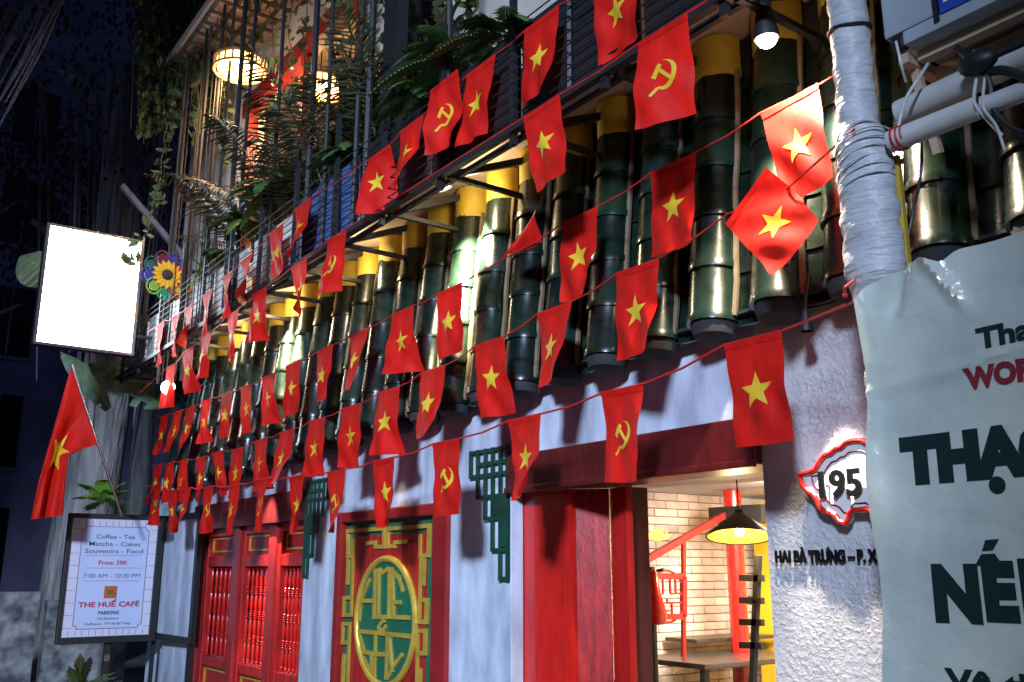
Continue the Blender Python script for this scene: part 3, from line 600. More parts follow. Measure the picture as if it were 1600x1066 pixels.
for row,(Y,items) in FLAGS.items():
    pts = [ENDS[row][0]]
    for i,(X,z,e,yaw,lean) in enumerate(items):
        nxt = items[i+1] if i+1 < len(items) else None
        zc = z if (row,i) not in (('C',3),('B',2)) else z
        Yi = Y - (0.05 if (row,i) in (('B',2),) else 0)
        if (row,i) == ('D',0): make_flag(row,i,(X-0.02,Y-0.03,z+0.03),Y,e,10,0.03,-0.62)
        elif (row,i) == ('C',3):
            q0, q1, q2 = at(781,408,Y), at(843,316,Y-0.03), at(840,376,Y+0.02); mm = MB(); g_ = 10; vs_ = []
            for a_ in range(g_+1):
                for b_ in range(g_+1):
                    u_, v_ = a_/g_, b_/g_; vs_.append(q0.lerp(q1,u_).lerp(q0.lerp(q2,u_),v_)+Vector((0,0.03*math.sin(v_*5+u_*3)*u_,0.012*math.sin(u_*6)*v_)))
            mm.add(vs_,[(a_*(g_+1)+b_,a_*(g_+1)+b_+1,(a_+1)*(g_+1)+b_+1,(a_+1)*(g_+1)+b_) for a_ in range(g_) for b_ in range(g_)])
            fl_ = link('bunting_flag', mm.mesh('bunting_flag',M['flag'],q0,True,False), None, q0); tag(fl_, SPECIAL[('C',3)], 'flag', 'red flags on the bunting strings'); pts += [tuple(q2+Vector((0,0.005,0))),tuple(q0)]; continue
        else: make_flag(row,i,(X,Yi,z),Y,e,yaw,lean)
        if (row,i) != ('B',2): pts += [(X+0.15,Yi+0.001,z+0.001),(X-0.15,Yi+0.001,z+0.001)]
        if nxt and (row,i) not in (('B',1),('B',2),('C',2)): pts.append(((X+nxt[0])/2,Y+.001,(z+nxt[1])/2-0.012))
    pts.append(ENDS[row][1])
    m = MB(); m.tube(pts,0.0045 if row not in 'E' else 0.006,5)
    single('bunting_string',m,M['cord'],{'E':'red cord of the lowest bunting row tied to the banner corner','D':'red cord of the second lowest bunting row ending at the white pipe','C':'red cord of the third lowest bunting row behind the wrapped pole','B':'red cord of the bunting row along the balcony bottom rail','A':'red cord of the highest bunting row on the balcony wires'}[row],'string','cords of the bunting',True)

# ============================================================ right hand side: pole, banner, pipes, cabinet
def crumple(z, a, s):
    return 0.0022*math.sin(z*37+a*2.1+s)+0.0022*math.sin(z*71-a*3.3+s*2)+0.0018*math.sin(z*133+a*5+s)
t = thing('wrapped_pole','tall pole wrapped in crumpled white plastic beside the banner','pole',(-1.80,2.93,0))
m = MB(); n = 28; nz = 150; vs = []
for i in range(nz+1):
    z = 1.0+3.6*i/nz; w = min(1,max(0,(3.20-z)/0.10)); w2 = min(1,max(0,(3.2-z)/0.7)); dn_ = min(1,max(0,(2.62-z)/0.12)); w *= 1-dn_; w2 *= 1-dn_
    for j in range(n):
        a = 2*math.pi*j/n; rx = 0.074+0.028*w+0.014*w2-0.012*dn_; ry = 0.070+0.012*w-0.018*dn_; cx = -1.838+0.010*w+0.002*w2
        c_ = crumple(z,a+z*2.2,1.3)*(1.0+0.7*w)
        vs.append((cx+(rx+c_)*math.cos(a), 2.93+(ry+c_)*math.sin(a), z))
m.add(vs,[(i*n+j,i*n+(j+1)%n,(i+1)*n+(j+1)%n,(i+1)*n+j) for i in range(nz) for j in range(n)]); m.build('wrapping',M['wrap'],t,True)
m = MB(); m.tube([(-1.838,2.93,0),(-1.838,2.93,4.9)],0.045,12); m.build('post',M['pvc'],t,True)
m = MB(); m.tube([(-1.838+0.079*math.cos(a),2.93+0.075*math.sin(a),3.60+0.008*math.sin(a*2)) for a in [k*math.pi/12 for k in range(25)]],0.006,6,False); m.build('black_tie',M['black'],t,True)
for k in range(7):
    z = 3.16-0.035*k; m = MB(); m.tube([(-1.836+0.010*min(1,k)+(0.080+0.026*min(1,k))*math.cos(a),2.93+(0.078+.010)*math.sin(a),z+0.03*math.cos(a+0.6)) for a in [k2*math.pi/12 for k2 in range(-14,3)]],0.0035,5,False); m.build('wrap_band',M['wrap'],t,True)

# plastic banner: its own folds and creases
BX0, BX1, BZ1, BZ0, BY = -1.850, -0.55, 2.555, 0.35, 2.825
def ban(x, z, off=0.0):
    y = BY + 0.010*math.sin(x*5.0+z*1.7)+0.006*math.sin(z*4.1-x*3.0)
    e = max(0,(z-2.36)/0.2); e2 = math.exp(-((x-BX0)/0.055)**2)
    y += 0.022*e*math.sin(x*13+0.4) + 0.020*e2*math.sin(z*9.0) - 0.015*e2
    y -= 0.030*math.exp(-(((x+1.52)+(z-2.50)*0.55)/0.022)**2)*max(0,min(1,(z-2.36)/0.1))   # a sharp crease at the top
    y += 0.030*math.exp(-(((x+1.70)-(z-2.50)*0.35)/0.03)**2)*max(0,min(1,(z-2.40)/0.08))
    y -= 0.012*math.exp(-((z-2.20-0.1*(x+1.7))/0.018)**2)
    return Vector((x, y-off, z))
t = thing('plastic_banner','grey green plastic banner with dark green lettering tied to the pole','banner',(-1.3,2.84,0.35))
m = MB(); nx, nz = 84, 110; vs = []
for j in range(nz+1):
    for i in range(nx+1):
        u, w = i/nx, j/nz; x = BX0+(BX1-BX0)*u; top = BZ1 + 0.045*math.sin(min(1,u*3.2)*math.pi*0.5)*1.0 - 0.028*math.exp(-((x+1.52)/0.035)**2) - 0.035*math.exp(-((x-BX0)/0.03)**2)
        vs.append(ban(x+0.006*math.sin(w*17)*(1-u), BZ0+(top-BZ0)*w))
m.add(vs,[(j*(nx+1)+i,j*(nx+1)+i+1,(j+1)*(nx+1)+i+1,(j+1)*(nx+1)+i) for j in range(nz) for i in range(nx)]); m.build('sheet',M['plastic'],t,True,False)
def btxt(body, px, py, h, w, m_, bold=0.03):
    o = at(px,py,BY); vs, fs, tw = text_mesh(body, h, bold, 0.0)
    bm = bmesh.new(); V = [bm.verts.new((v.x*(w/tw),0,v.y)) for v in vs]
    for f in fs:
        try: bm.faces.new([V[i] for i in f])
        except ValueError: pass
    bmesh.ops.triangulate(bm, faces=bm.faces[:])
    for _ in range(2): bmesh.ops.subdivide_edges(bm, edges=[e for e in bm.edges if e.calc_length() > 0.03], cuts=1)
    bm.verts.index_update(); mb = MB(); mb.add([ban(o.x+v.co.x, o.z+v.co.z, 0.0035) for v in bm.verts],[tuple(v.index for v in f.verts) for f in bm.faces]); bm.free()
    return mb.build('lettering', m_, t, False, False)
btxt('Tha', 1526, 545, 0.062, 0.175, M['print_green'],0.06); btxt('WOR', 1507, 608, 0.060, 0.225, M['print_red'],0.09)
btxt('THAC', 1408, 752, 0.130, 0.535, M['print_green'],0.12); btxt('N', 1463, 965, 0.150, at(1536,965,BY).x-at(1463,965,BY).x, M['print_green'],0.10); btxt('E', 1541, 964, 0.150, at(1594,964,BY).x-at(1541,964,BY).x, M['print_green'],0.10); btxt('P', 1600, 963, 0.150, 0.12, M['print_green'],0.10)
def bpoly(px_):
    P_ = [at(x,y,BY) for x,y in px_]; m = MB(); m.add([ban(p.x,p.z,0.0035) for p in P_],[tuple(range(len(P_)))]); m.build('accent_mark',M['print_green'],t,False,False)
bpoly([(1523,884),(1533,866),(1554,865),(1566,882),(1553,883),(1544,875),(1535,884)]); bpoly([(1534,861),(1539,844),(1561,842),(1551,860)]); btxt('Vô tha', 1480, 1078, 0.062, 0.33, M['print_green'],0.06)
o_ = at(1558,758,BY); m = MB(); m.add([ban(o_.x,o_.z,0.0035)]+[ban(o_.x+0.026*math.cos(a*math.pi/12),o_.z+0.026*math.sin(a*math.pi/12),0.0035) for a in range(24)],[(0,1+(i+1)%24,1+i) for i in range(24)]); m.build('lettering_dot',M['print_green'],t,False,False)
m = MB(); m.tube([(-1.872,2.80,2.535),(-1.866,2.79,2.56),(-1.862,2.85,2.60)],0.006,6); m.sphere(Vector((-1.872,2.80,2.535)),0.010,6); m.build('corner_tie',M['cord'],t,True)

# pipes
def pipe(name, pts, r, m_, label, hollow=True):
    mb = MB(); mb.tube(pts, r, 18, False); k = len(mb.v)//18; d = (Vector(pts[1])-Vector(pts[0])).normalized()
    mb.tube([Vector(pts[0]),Vector(pts[0])+d*0.12],r*0.86,18,False)
    a = len(mb.v)-36
    for j in range(18): mb.f.append((j,(j+1)%18,a+(j+1)%18,a+j))
    mb.f.append(tuple(a+18+j for j in range(18)))
    return single(name, mb, m_, label, 'pipe', 'white pipes under the grey cabinet', True)
a = at(1406,178,3.02); b = at(1522,108,3.02); d = b-a; d.z *= 0.25; pipe('pipe',[a,a+d,a+d*4.0],0.050,M['pvc'],'upper white pipe end under the grey cabinet, beside the wrapped pole')
a = at(1392,222,2.90); b = at(1530,168,2.90); d = b-a; d.z *= 0.6; pipe('pipe',[a,a+d],0.040,M['pvc'],'lower white pipe with the red string tied round its end')
m = MB(); m.tube([a+d*1.02,a+d*1.12+Vector((0,0.01,0)),a+d*1.35+Vector((0,0.03,0.01)),a+d*4],0.033,14); single('pipe',m,M['pvc'],'thin dim pipe joined to the right end of the lower white pipe','pipe','white pipes under the grey cabinet',True)
m = MB(); c = a+d*0.05; dn = d.normalized(); s1 = dn.orthogonal().normalized(); s2 = dn.cross(s1)
m.tube([c+(s1*math.cos(k*math.pi/8)+s2*math.sin(k*math.pi/8))*0.043+dn*0.004*k*.3 for k in range(40)],0.004,5); single('cord_knot',m,M['cord'],'red cord wound round the end of the lower white pipe','string',None,True)
m = MB(); q = at(1405,300,2.96); m.bbox((q.x-0.012,2.95,q.z-0.30),(q.x+0.012,2.975,q.z+0.14),.003); single('support_strip',m,M['yellow_band'],'thin yellowish strip standing under the lower pipe end','strip')

# cabinet on the wall
cx0 = at(1380,50,2.95).x; zb = at(1412,72,2.95).z
t = thing('wall_cabinet','grey outdoor unit with rounded lower corner and blue label above the pipes','outdoor unit',(cx0+0.4,3.0,zb))
m = MB(); w = 0.95
m.bbox((cx0,2.95,zb+0.06),(cx0+w,3.16,zb+0.62),0.012); m.bbox((cx0+0.075,2.945,zb),(cx0+w,3.20,zb+0.055),0.008); m.build('casing',M['ac'],t,False)
m = MB(); m.bbox((cx0+0.02,2.96,zb+0.005),(cx0+0.07,3.0,zb+0.06),.01); m.build('corner_foot',M['black'],t)
a = at(1466,30,2.945); m = MB(); m.box((a.x+0.012,2.938,a.z+0.012),(a.x+0.30,2.949,a.z+0.30)); m.build('blue_label',M['label_blue'],t)
m = MB(); m.box((a.x-0.012,2.936,a.z-0.01),(a.x+0.006,2.949,a.z+0.30)); m.build('dark_strip',M['black'],t)
for k in range(5): m = MB(); m.box((a.x+0.03+0.05*k,2.934,a.z+0.045),(a.x+0.058+0.05*k,2.9378,a.z+0.085)); m.build('label_print',M['white'],t)
m = MB(); m.bar((cx0+0.08,3.05,zb-0.02),(cx0+w,3.05,zb-0.02),0.05,0.035); m.bar((cx0+0.08,3.17,zb-0.05),(cx0+w,3.17,zb-0.05),0.06,0.05); m.bar((cx0+0.05,2.98,zb-0.03),(cx0+0.05,3.45,zb-0.03),0.04,0.04); m.bar((cx0+0.05,3.05,zb-0.03),(cx0+0.05,3.15,zb-0.36),0.03,0.03); m.build('bracket',M['soffit'],t)
# cables
def cable(px, r, m_, label, Y0=2.9):
    pts = [at(x,y,Y0+dy) for (x,y,dy) in px]; out = []
    for i in range(len(pts)-1):
        p0, p1, p2, p3 = pts[max(i-1,0)], pts[i], pts[i+1], pts[min(i+2,len(pts)-1)]
        for k in range(6):
            u = k/6; out.append(0.5*((2*p1)+(p2-p0)*u+(2*p0-5*p1+4*p2-p3)*u*u+(3*p1-p0-3*p2+p3)*u**3))
    out.append(pts[-1]); mb = MB(); mb.tube(out,r,7); return single('cable',mb,m_,label,'cable','cables under the grey cabinet',True)
cable([(1450,100,0.1),(1436,122,0.02),(1418,150,0),(1408,180,0),(1403,205,0)],0.006,M['pvc'],'single pale cable curving from the cabinet to the lower pipe end')
cable([(1400,65,0),(1408,100,0),(1415,128,0.05)],0.005,M['pvc'],'short pale cable hanging at the cabinet corner')
cable([(1528,110,0),(1522,150,-.02),(1526,168,-.03),(1545,190,0),(1566,212,.02)],0.006,M['pvc'],'outer pale cable of the pair looping over the lower pipe')
cable([(1540,112,0),(1536,150,-.02),(1538,172,-.03),(1556,196,0),(1570,235,.02)],0.005,M['pvc'],'inner pale cable of the pair looping over the lower pipe')
cable([(1505,95,0),(1535,112,0),(1570,110,0),(1610,125,0)],0.016,M['black'],'thick black cable bundle running right from the black tape')
cable([(1495,75,0.05),(1530,98,-.02),(1560,84,0),(1615,60,0)],0.013,M['black'],'upper black cable running right under the cabinet')
cable([(1520,80,0),(1545,128,0),(1552,170,0),(1580,200,0),(1620,215,0)],0.011,M['black'],'black cable dropping behind the lower pipe')
cable([(1430,140,.2),(1440,250,.1),(1425,340,.1),(1408,420,.05)],0.006,M['black'],'thin black cable hanging down beside the wrapped pole')
m = MB(); m.sphere(at(1528,98,2.88),0.045,8,(1.5,0.8,0.9)); single('tape_bundle',m,M['black'],'ball of black tape holding the cables together','tape',None,True)

# ============================================================ wall writing and number plaque
t = thing('number_plaque','white scalloped number plaque with red rim and black digits on the plaster','plaque',(-2.33,3.46,1.95))
half = [(1248,741),(1262,739),(1272,734),(1279,722),(1287,712),(1296,709),(1304,702),(1312,700),(1320,692),(1330,689),(1339,688)]
lowh = [(1339,797),(1331,797),(1326,802),(1324,812),(1319,818),(1310,815),(1304,807),(1298,802),(1286,799),(1279,792),(1274,780),(1268,772),(1258,766),(1251,756)]
PYp = 3.43; cxp = at(1339,760,PYp).x
pl = [at(x,y,PYp) for x,y in half]; lo = [at(x,y,PYp) for x,y in lowh]; lo[0].x = cxp; pl[-1].x = cxp
left = [(p.x,p.z) for p in lo]+[(p.x,p.z) for p in pl]                    # from bottom centre up the left side to the top
right = [(2*cxp-x,z) for (x,z) in reversed(left[1:-1])]; outline = left+right
m = MB(); m.prism(outline,PYp+0.012,PYp+0.045); m.build('face',M['white'],t)
m = MB(); m.tube([(x,PYp+0.008,z) for x,z in outline+[outline[0]]],0.013,8,False); m.build('red_rim',M['red_wood'],t,True)
c0 = (sum(x for x,z in outline)/len(outline), sum(z for x,z in outline)/len(outline)); inner = [(c0[0]+(x-c0[0])*0.80,c0[1]+(z-c0[1])*0.76) for x,z in outline]
m = MB(); m.tube([(x,PYp+0.011,z) for x,z in inner+[inner[0]]],0.004,6,False); m.build('inner_line',M['dark_red'],t,True)
a = at(1281,777,PYp-0.012); text_on('digits','195',(a.x,PYp-0.012,a.z),0.105,M['black_letter'],t,width=0.205,bold=0.045,extrude=0.005)
for k in range(3): m = MB(); m.box((a.x+0.03+0.07*k,PYp-0.006,a.z+0.04),(a.x+0.04+0.07*k,PYp+0.013,a.z+0.05)); m.build('standoff',M['chrome'],t)
t = thing('street_name_lettering','raised black street name letters on the rough white plaster','lettering',at(1290,876,3.48))
a = at(1211,879,3.478); text_on('letters','HAI BÀ TRƯNG – P. XU',(a.x,3.482,a.z),0.050,M['black_letter'],t,width=0.545,bold=0.055,extrude=0.004)

# ============================================================ lamps on the front
def can_light(name, p, tgt, label, L=0.16, r=0.045, bm_=True):
    t = thing(name,label,'spotlight',p); d = (Vector(tgt)-Vector(p)).normalized(); R_ = d.to_track_quat('Z','Y').to_matrix().to_4x4(); X_ = Matrix.Translation(p) @ R_
    m = MB(); m.lathe([(r*0.45,-L),(r*0.6,-L*0.92),(r*0.7,-L*0.5),(r,-0.02),(r,0.012),(r*0.9,0.012),(r*0.85,-0.015)],18,X_,cap=False); m.build('housing',M['black_metal'],t,True)
    m = MB(); m.tube([Vector(p)-d*L,Vector(p)-d*(L+0.03)+Vector((0,0.02,0.05)),(p[0],p[1]+0.05,p[2]+L+0.18)],0.010,6); m.build('arm',M['black_metal'],t,True)
    if bm_: m = MB(); m.lathe([(0.001,0.012),(r*0.5,0.008),(r*0.84,-0.008)],16,X_,cap=False); m.build('bulb',M['bulb'],t,True)
    return d
P1 = Vector((-2.27,2.99,3.82)); d1 = can_light('hanging_spotlight',P1,P1+Vector((0.0,0.05,-1)),'bright white spotlight with black housing hanging at the upper right',0.18,0.055)
m = MB(); m.sphere(P1+Vector((0,0,-0.005)),0.046,8); m.build('globe',M['bulb'],bpy.data.objects['hanging_spotlight'],True)
lamp('hanging_spotlight_light','SPOT',P1+Vector((0,0,-0.06)),340,(1.0,0.86,0.62),P1+Vector((0.0,0.16,-1)),0.035,98,0.4)
lamp('hanging_spotlight_fill','POINT',P1+Vector((0,-0.01,-0.07)),5,(1.0,0.80,0.55),None,0.035)  # weak point light added to lift the soffit around the lamp
P2 = Vector((-4.93,3.02,4.05)); can_light('black_spotlight',P2,P2+Vector((0.12,0.42,-1)),'black adjustable spotlight under the balcony lighting the tiles',0.2,0.055)
lamp('black_spotlight_light','SPOT',P2+Vector((0.02,0.03,-0.03)),2300,(1.0,0.90,0.56),P2+Vector((-0.45,0.90,-1)),0.02,57,0.85)
P3 = atX(264,604,-9.9); can_light('corner_spotlight',P3,P3+Vector((0.75,-0.45,-0.35)),'small dazzling spotlight at the far left end of the tiles',0.12,0.045)
lamp('corner_spotlight_light','POINT',P3+Vector((0.07,-0.03,-0.05)),32,(1.0,0.88,0.70),None,0.03)
P4 = Vector((-2.40,3.29,2.60)); can_light('eave_downlight',P4,P4+Vector((0,0.01,-1)),'small downlight under the eave grazing the rough plaster',0.08,0.03,False)
lamp('eave_downlight_light','SPOT',P4+Vector((0.0,-0.01,-0.02)),200,(1.0,0.86,0.72),P4+Vector((0,0.165,-1)),0.012,41,0.75)
P5 = Vector((-6.25,3.28,2.64)); can_light('panel_downlight',P5,P5+Vector((0,0.2,-1)),'small downlight under the eave above the gold emblem panel',0.08,0.03,False)
lamp('panel_downlight_light','SPOT',P5+Vector((0,0,-0.02)),20,(1.0,0.86,0.62),P5+Vector((0.0,0.16,-1)),0.015,44,0.8)
P6 = Vector((-8.3,3.05,4.02)); can_light('tile_spotlight',P6,P6+Vector((-0.05,0.40,-1)),'small black spotlight under the left part of the balcony',0.14,0.045)
lamp('tile_spotlight_light','SPOT',P6+Vector((0,0.02,-0.03)),1600,(1.0,0.90,0.58),P6+Vector((0.25,0.80,-1)),0.02,60,0.85)

m = MB(); m.sphere(P3+Vector((0.04,-0.02,-0.02)),0.07,8); m.build('globe',M['bulb'],bpy.data.objects['corner_spotlight'],True)
P7 = Vector((-8.6,3.22,2.52)); can_light('added_shutter_light',P7,P7+Vector((0,0.25,-1)),'small added downlight under the eave that brightens the red shutters',0.07,0.03,False)  # added lamp, stands in for the glow from inside the shutters
lamp('added_shutter_light_beam','SPOT',P7+Vector((0,0,-0.02)),210,(1.0,0.86,0.72),P7+Vector((-0.15,0.26,-1)),0.015,58,0.8)
lamp('added_fill_centre','POINT',P2+Vector((0.08,0.19,0.0)),10,(1.0,0.82,0.5),None,0.05)  # point light added under the balcony to brighten soffit and yellow tops
lamp('added_fill_left','POINT',P6+Vector((0.08,0.16,0.0)),10,(1.0,0.82,0.5),None,0.05)  # second added point light, for the tile tops further left
for X_,lab in ((-6.65,'little added black lamp under the balcony between the two larger ones'),(-9.7,'little added black lamp under the balcony behind the left flags')):
    P_ = Vector((X_,3.06,4.06)); can_light('added_balcony_light',P_,P_+Vector((0,0.6,-1)),lab,0.10,0.032); lamp('added_balcony_light_point','POINT',P_+Vector((0.05,0.15,-0.02)),8,(1.0,0.82,0.5),None,0.05)  # lamps added to even out the light along the yellow bands
# lanterns under the upper ceiling
def lantern(p, label):
    t = thing('lantern',label,'lantern',p,'slatted lanterns under the upper ceiling'); r, h = 0.27, 0.11
    m = MB(); m.lathe([(r*0.86,-h/2),(r*0.9,h/2)],24,Matrix.Translation(p)); m.build('glowing_drum',M['lantern'],t,True)
    for k in range(20):
        a = 2*math.pi*k/20; c, s_ = math.cos(a), math.sin(a); m = MB(); m.bar((p[0]+r*c,p[1]+r*s_,p[2]-h/2-0.012),(p[0]+r*0.98*c,p[1]+r*0.98*s_,p[2]+h/2+0.012),0.016,0.012,(c,s_,0)); m.build('slat',M['bamboo'],t)
    for z in (-h/2,h/2): m = MB(); m.tube([(p[0]+r*math.cos(a*math.pi/12),p[1]+r*math.sin(a*math.pi/12),p[2]+z) for a in range(25)],0.014,6,False); m.build('rim',M['bamboo'],t,True)
    m = MB(); m.tube([(p[0],p[1],p[2]+h/2),(p[0],p[1],7.70)],0.008,6); m.build('cord',M['black'],t)
    lamp('lantern_light','POINT',Vector(p)+Vector((0,0,-h/2-0.06)),115,(1.0,0.60,0.26),None,0.15)
lantern(at(375,104,2.95),'large glowing slatted lantern on the left under the upper ceiling'); lantern(at(500,136,3.95),'second slatted lantern half hidden behind palm leaves')

# ============================================================ signs at the far left
SX = -11.75
a, b = atX(110,800,SX), atX(258,808,SX); c = atX(84,1008,SX)
sy0, sy1, sz1, sz0 = (a.y+c.y)/2, atX(250,900,SX).y, (a.z+b.z)/2+0.0, c.z
t = thing('menu_sign','framed standing menu and opening hours sign on a post at the far left','sign',(SX,(sy0+sy1)/2,0)); W = sy1-sy0; Hs = sz1-sz0; fw = 0.075
yy = lambda u: sy0+u*W; hh = lambda v: sz1-v*Hs
m = MB()
m.bbox((SX-0.06,sy0,sz0),(SX+0.03,sy0+fw*.6,sz1),.006); m.bbox((SX-0.06,sy1-fw,sz0),(SX+0.03,sy1,sz1),.006)
m.bbox((SX-0.06,sy0+fw*.6,sz0),(SX+0.03,sy1-fw,sz0+fw),.006); m.bbox((SX-0.06,sy0+fw*.6,sz1-fw*.7),(SX+0.03,sy1-fw,sz1),.006); m.build('frame',M['black'],t)
m = MB(); m.box((SX-0.05,sy0+.02,sz0+.02),(SX,sy1-.02,sz1-.02)); m.build('board',M['sign_white'],t)
iy0, iy1, iz0, iz1 = yy(.15), yy(.84), hh(.89), hh(.10)
m = MB(); k_ = 0.035; poly = [(iy0+k_,iz0),(iy1-k_,iz0),(iy1-k_,iz0+k_),(iy1,iz0+k_),(iy1,iz1-k_),(iy1-k_,iz1-k_),(iy1-k_,iz1),(iy0+k_,iz1),(iy0+k_,iz1-k_),(iy0,iz1-k_),(iy0,iz0+k_),(iy0+k_,iz0+k_)]
m.prism(poly,SX+0.003,SX-0.003,'YZ'); m.build('printed_field',M['sign_blue'],t)
m = MB()
for i in range(len(poly)): p,q = poly[i],poly[(i+1)%len(poly)]; m.bar((SX+0.004,p[0],p[1]),(SX+0.004,q[0],q[1]),0.008,0.005,(1,0,0))
for i in range(14):
    y = sy0+fw*.6+i*(W-fw*1.6)/13
    if i%1 == 0: m.bar((SX+0.002,y,hh(.055)),(SX+0.002,y,hh(.095)),0.005,0.004,(1,0,0)); m.bar((SX+0.002,y,hh(.90)),(SX+0.002,y,hh(.94)),0.005,0.004,(1,0,0))
for i in range(9):
    z = hh(.12+.095*i); m.bar((SX+0.002,sy0+fw*.7,z),(SX+0.002,iy0-.01,z),0.005,0.004,(1,0,0)); m.bar((SX+0.002,iy1+.01,z),(SX+0.002,sy1-fw,z),0.005,0.004,(1,0,0))
m.build('printed_lines',M['sign_line'],t)
cy = (iy0+iy1)/2
def stxt(s_, v, h, w, m_, bold=0.02): return text_on('print_line', s_, (SX+0.0045, cy, hh(v)), h*Hs, m_, t, axis='Y', width=w*W, bold=bold, extrude=0.0008, align='C')
stxt('Coffee - Tea',.195,.034,.40,M['sign_ink'],.012); stxt('Matcha - Cakes',.252,.034,.53,M['sign_ink'],.012); stxt('Souvenirs - Food',.308,.034,.60,M['sign_ink'],.012)
stxt('From 39K',.400,.034,.30,M['sign_red'],.03); stxt('7:00 AM - 10:30 PM',.500,.032,.58,M['sign_ink'],.0)
stxt('THE HUẾ CAFÉ',.725,.038,.62,M['sign_red'],.045); stxt('PARKING',.783,.026,.21,M['sign_ink'],.05); stxt('Ask Baristas at',.822,.018,.22,M['sign_ink'],.01); stxt('Chillhouse - 179 Hai Ba Trung',.862,.018,.46,M['sign_ink'],.01)
m = MB()
for v in (.325,.425,.525): m.bar((SX+0.004,cy-.29*W,hh(v)),(SX+0.004,cy+.29*W,hh(v)),0.005,0.004,(1,0,0))
m.build('printed_rule',M['sign_line'],t)
m = MB(); m.box((SX,cy-.065*W,hh(.66)),(SX+0.005,cy+.065*W,hh(.565))); m.build('logo_square',M['orange'],t)
m = MB(); r_ = .030*W; m.prism([(cy+r_*1.2*math.cos(i*math.pi/8),hh(.613)+r_*math.sin(i*math.pi/8)) for i in range(16)],SX+0.0075,SX+0.004,'YZ'); m.build('logo_round',M['logo_green'],t)
m = MB(); m.box((SX-0.09,yy(.50),0.0),(SX-0.03,yy(.56),sz0)); m.build('post',M['black_metal'],t)
m = MB(); m.box((SX-0.085,yy(.502),sz0-0.20),(SX-0.025,yy(.558),sz0-0.13)); m.box((SX-0.085,yy(.502),sz0-0.42),(SX-0.025,yy(.558),sz0-0.34)); m.build('clamp',M['chrome'],t)

# second frame beside it, with a plain pale panel
t = thing('blank_sign_panel','narrow black framed pale blue panel next to the menu sign','sign',(SX,3.1,0))
p0, p1 = at(244,900,3.36), at(309,900,3.43); p0.z = p1.z = 0; d = p1-p0; d.normalize(); nrm = Vector((d.y,-d.x,0)); L = (p1-p0).length
def fr_(u0,u1,z0,z1,th0,th1,name,m_):
    mb = MB(); vs = []
    for z in (z0,z1):
        for (u,k) in ((u0,th0),(u1,th0),(u1,th1),(u0,th1)): c = p0+d*u+nrm*k; vs.append((c.x,c.y,z))
    mb.add(vs,[(3,2,1,0),(4,5,6,7),(0,1,5,4),(1,2,6,5),(2,3,7,6),(3,0,4,7)]); return mb.build(name,m_,t)
z0_, z1_ = sz0+0.02, sz1-0.0
for (u0,u1,z0,z1) in ((0,0.06,z0_,z1_),(L-0.075,L,z0_,z1_),(0.06,L-0.075,z0_,z0_+0.07),(0.06,L-0.075,z1_-0.07,z1_)): fr_(u0,u1,z0,z1,0.03,-0.03,'frame_bar',M['black'])
fr_(0.02,L-0.03,z0_+0.03,z1_-0.03,0.008,-0.008,'panel',M['plaster'])
for uu in (0.08,L-0.10): fr_(uu,uu+0.04,-0.0,z0_,0.02,-0.02,'foot_post',M['black_metal'])

# lit sign box
LX = -11.2
q = [atX(*p,LX) for p in ((74,348),(225,378),(208,556),(50,538))]
ly0, ly1 = (q[0].y+q[3].y)/2, (q[1].y+q[2].y)/2; lz1, lz0 = (q[0].z+q[1].z)/2, (q[2].z+q[3].z)/2
t = thing('lit_sign_box','glaring white illuminated sign box hanging at the left','sign',(LX,(ly0+ly1)/2,lz0))
m = MB(); m.bbox((LX-0.13,ly0,lz0),(LX+0.01,ly1,lz1),0.01); m.build('casing',M['black_metal'],t)
m = MB()
for (a0,b0,a1,b1) in ((ly0,lz0,ly1,lz0+.03),(ly0,lz1-.03,ly1,lz1),(ly0,lz0+.03,ly0+.035,lz1-.03),(ly1-.035,lz0+.03,ly1,lz1-.03)): m.box((LX+0.011,a0,b0),(LX+0.03,a1,b1))
m.build('frame',M['chrome'],t)
m = MB(); m.box((LX+0.011,ly0+.035,lz0+.03),(LX+0.022,ly1-.035,lz1-.03)); m.build('lit_face',M['lit'],t)
m = MB(); m.bar((LX-0.05,ly1,lz1-0.25),(LX-0.05,3.5,lz1-0.25),0.04,0.04); m.bar((LX-0.05,ly1,lz0+0.25),(LX-0.05,3.5,lz0+0.25),0.04,0.04); m.build('arm',M['black_metal'],t)

# big flag on a slanting staff
FX = -11.0
base, tip = atX(188,800,FX), atX(112,570,FX)
t = thing('flag_on_staff','large red flag with yellow star drooping from a slanting silver staff','flag',(base.x,base.y,base.z))
m = MB(); m.tube([base+(base-tip)*0.03,tip],0.014,10); m.build('staff',M['chrome'],t,True)
nu, nv = 26, 22; m = MB(); vs = []
low = atX(155,694,FX)                              # where the hoist ends on the staff
bl, bt = atX(48,800,FX), atX(100,800,FX)
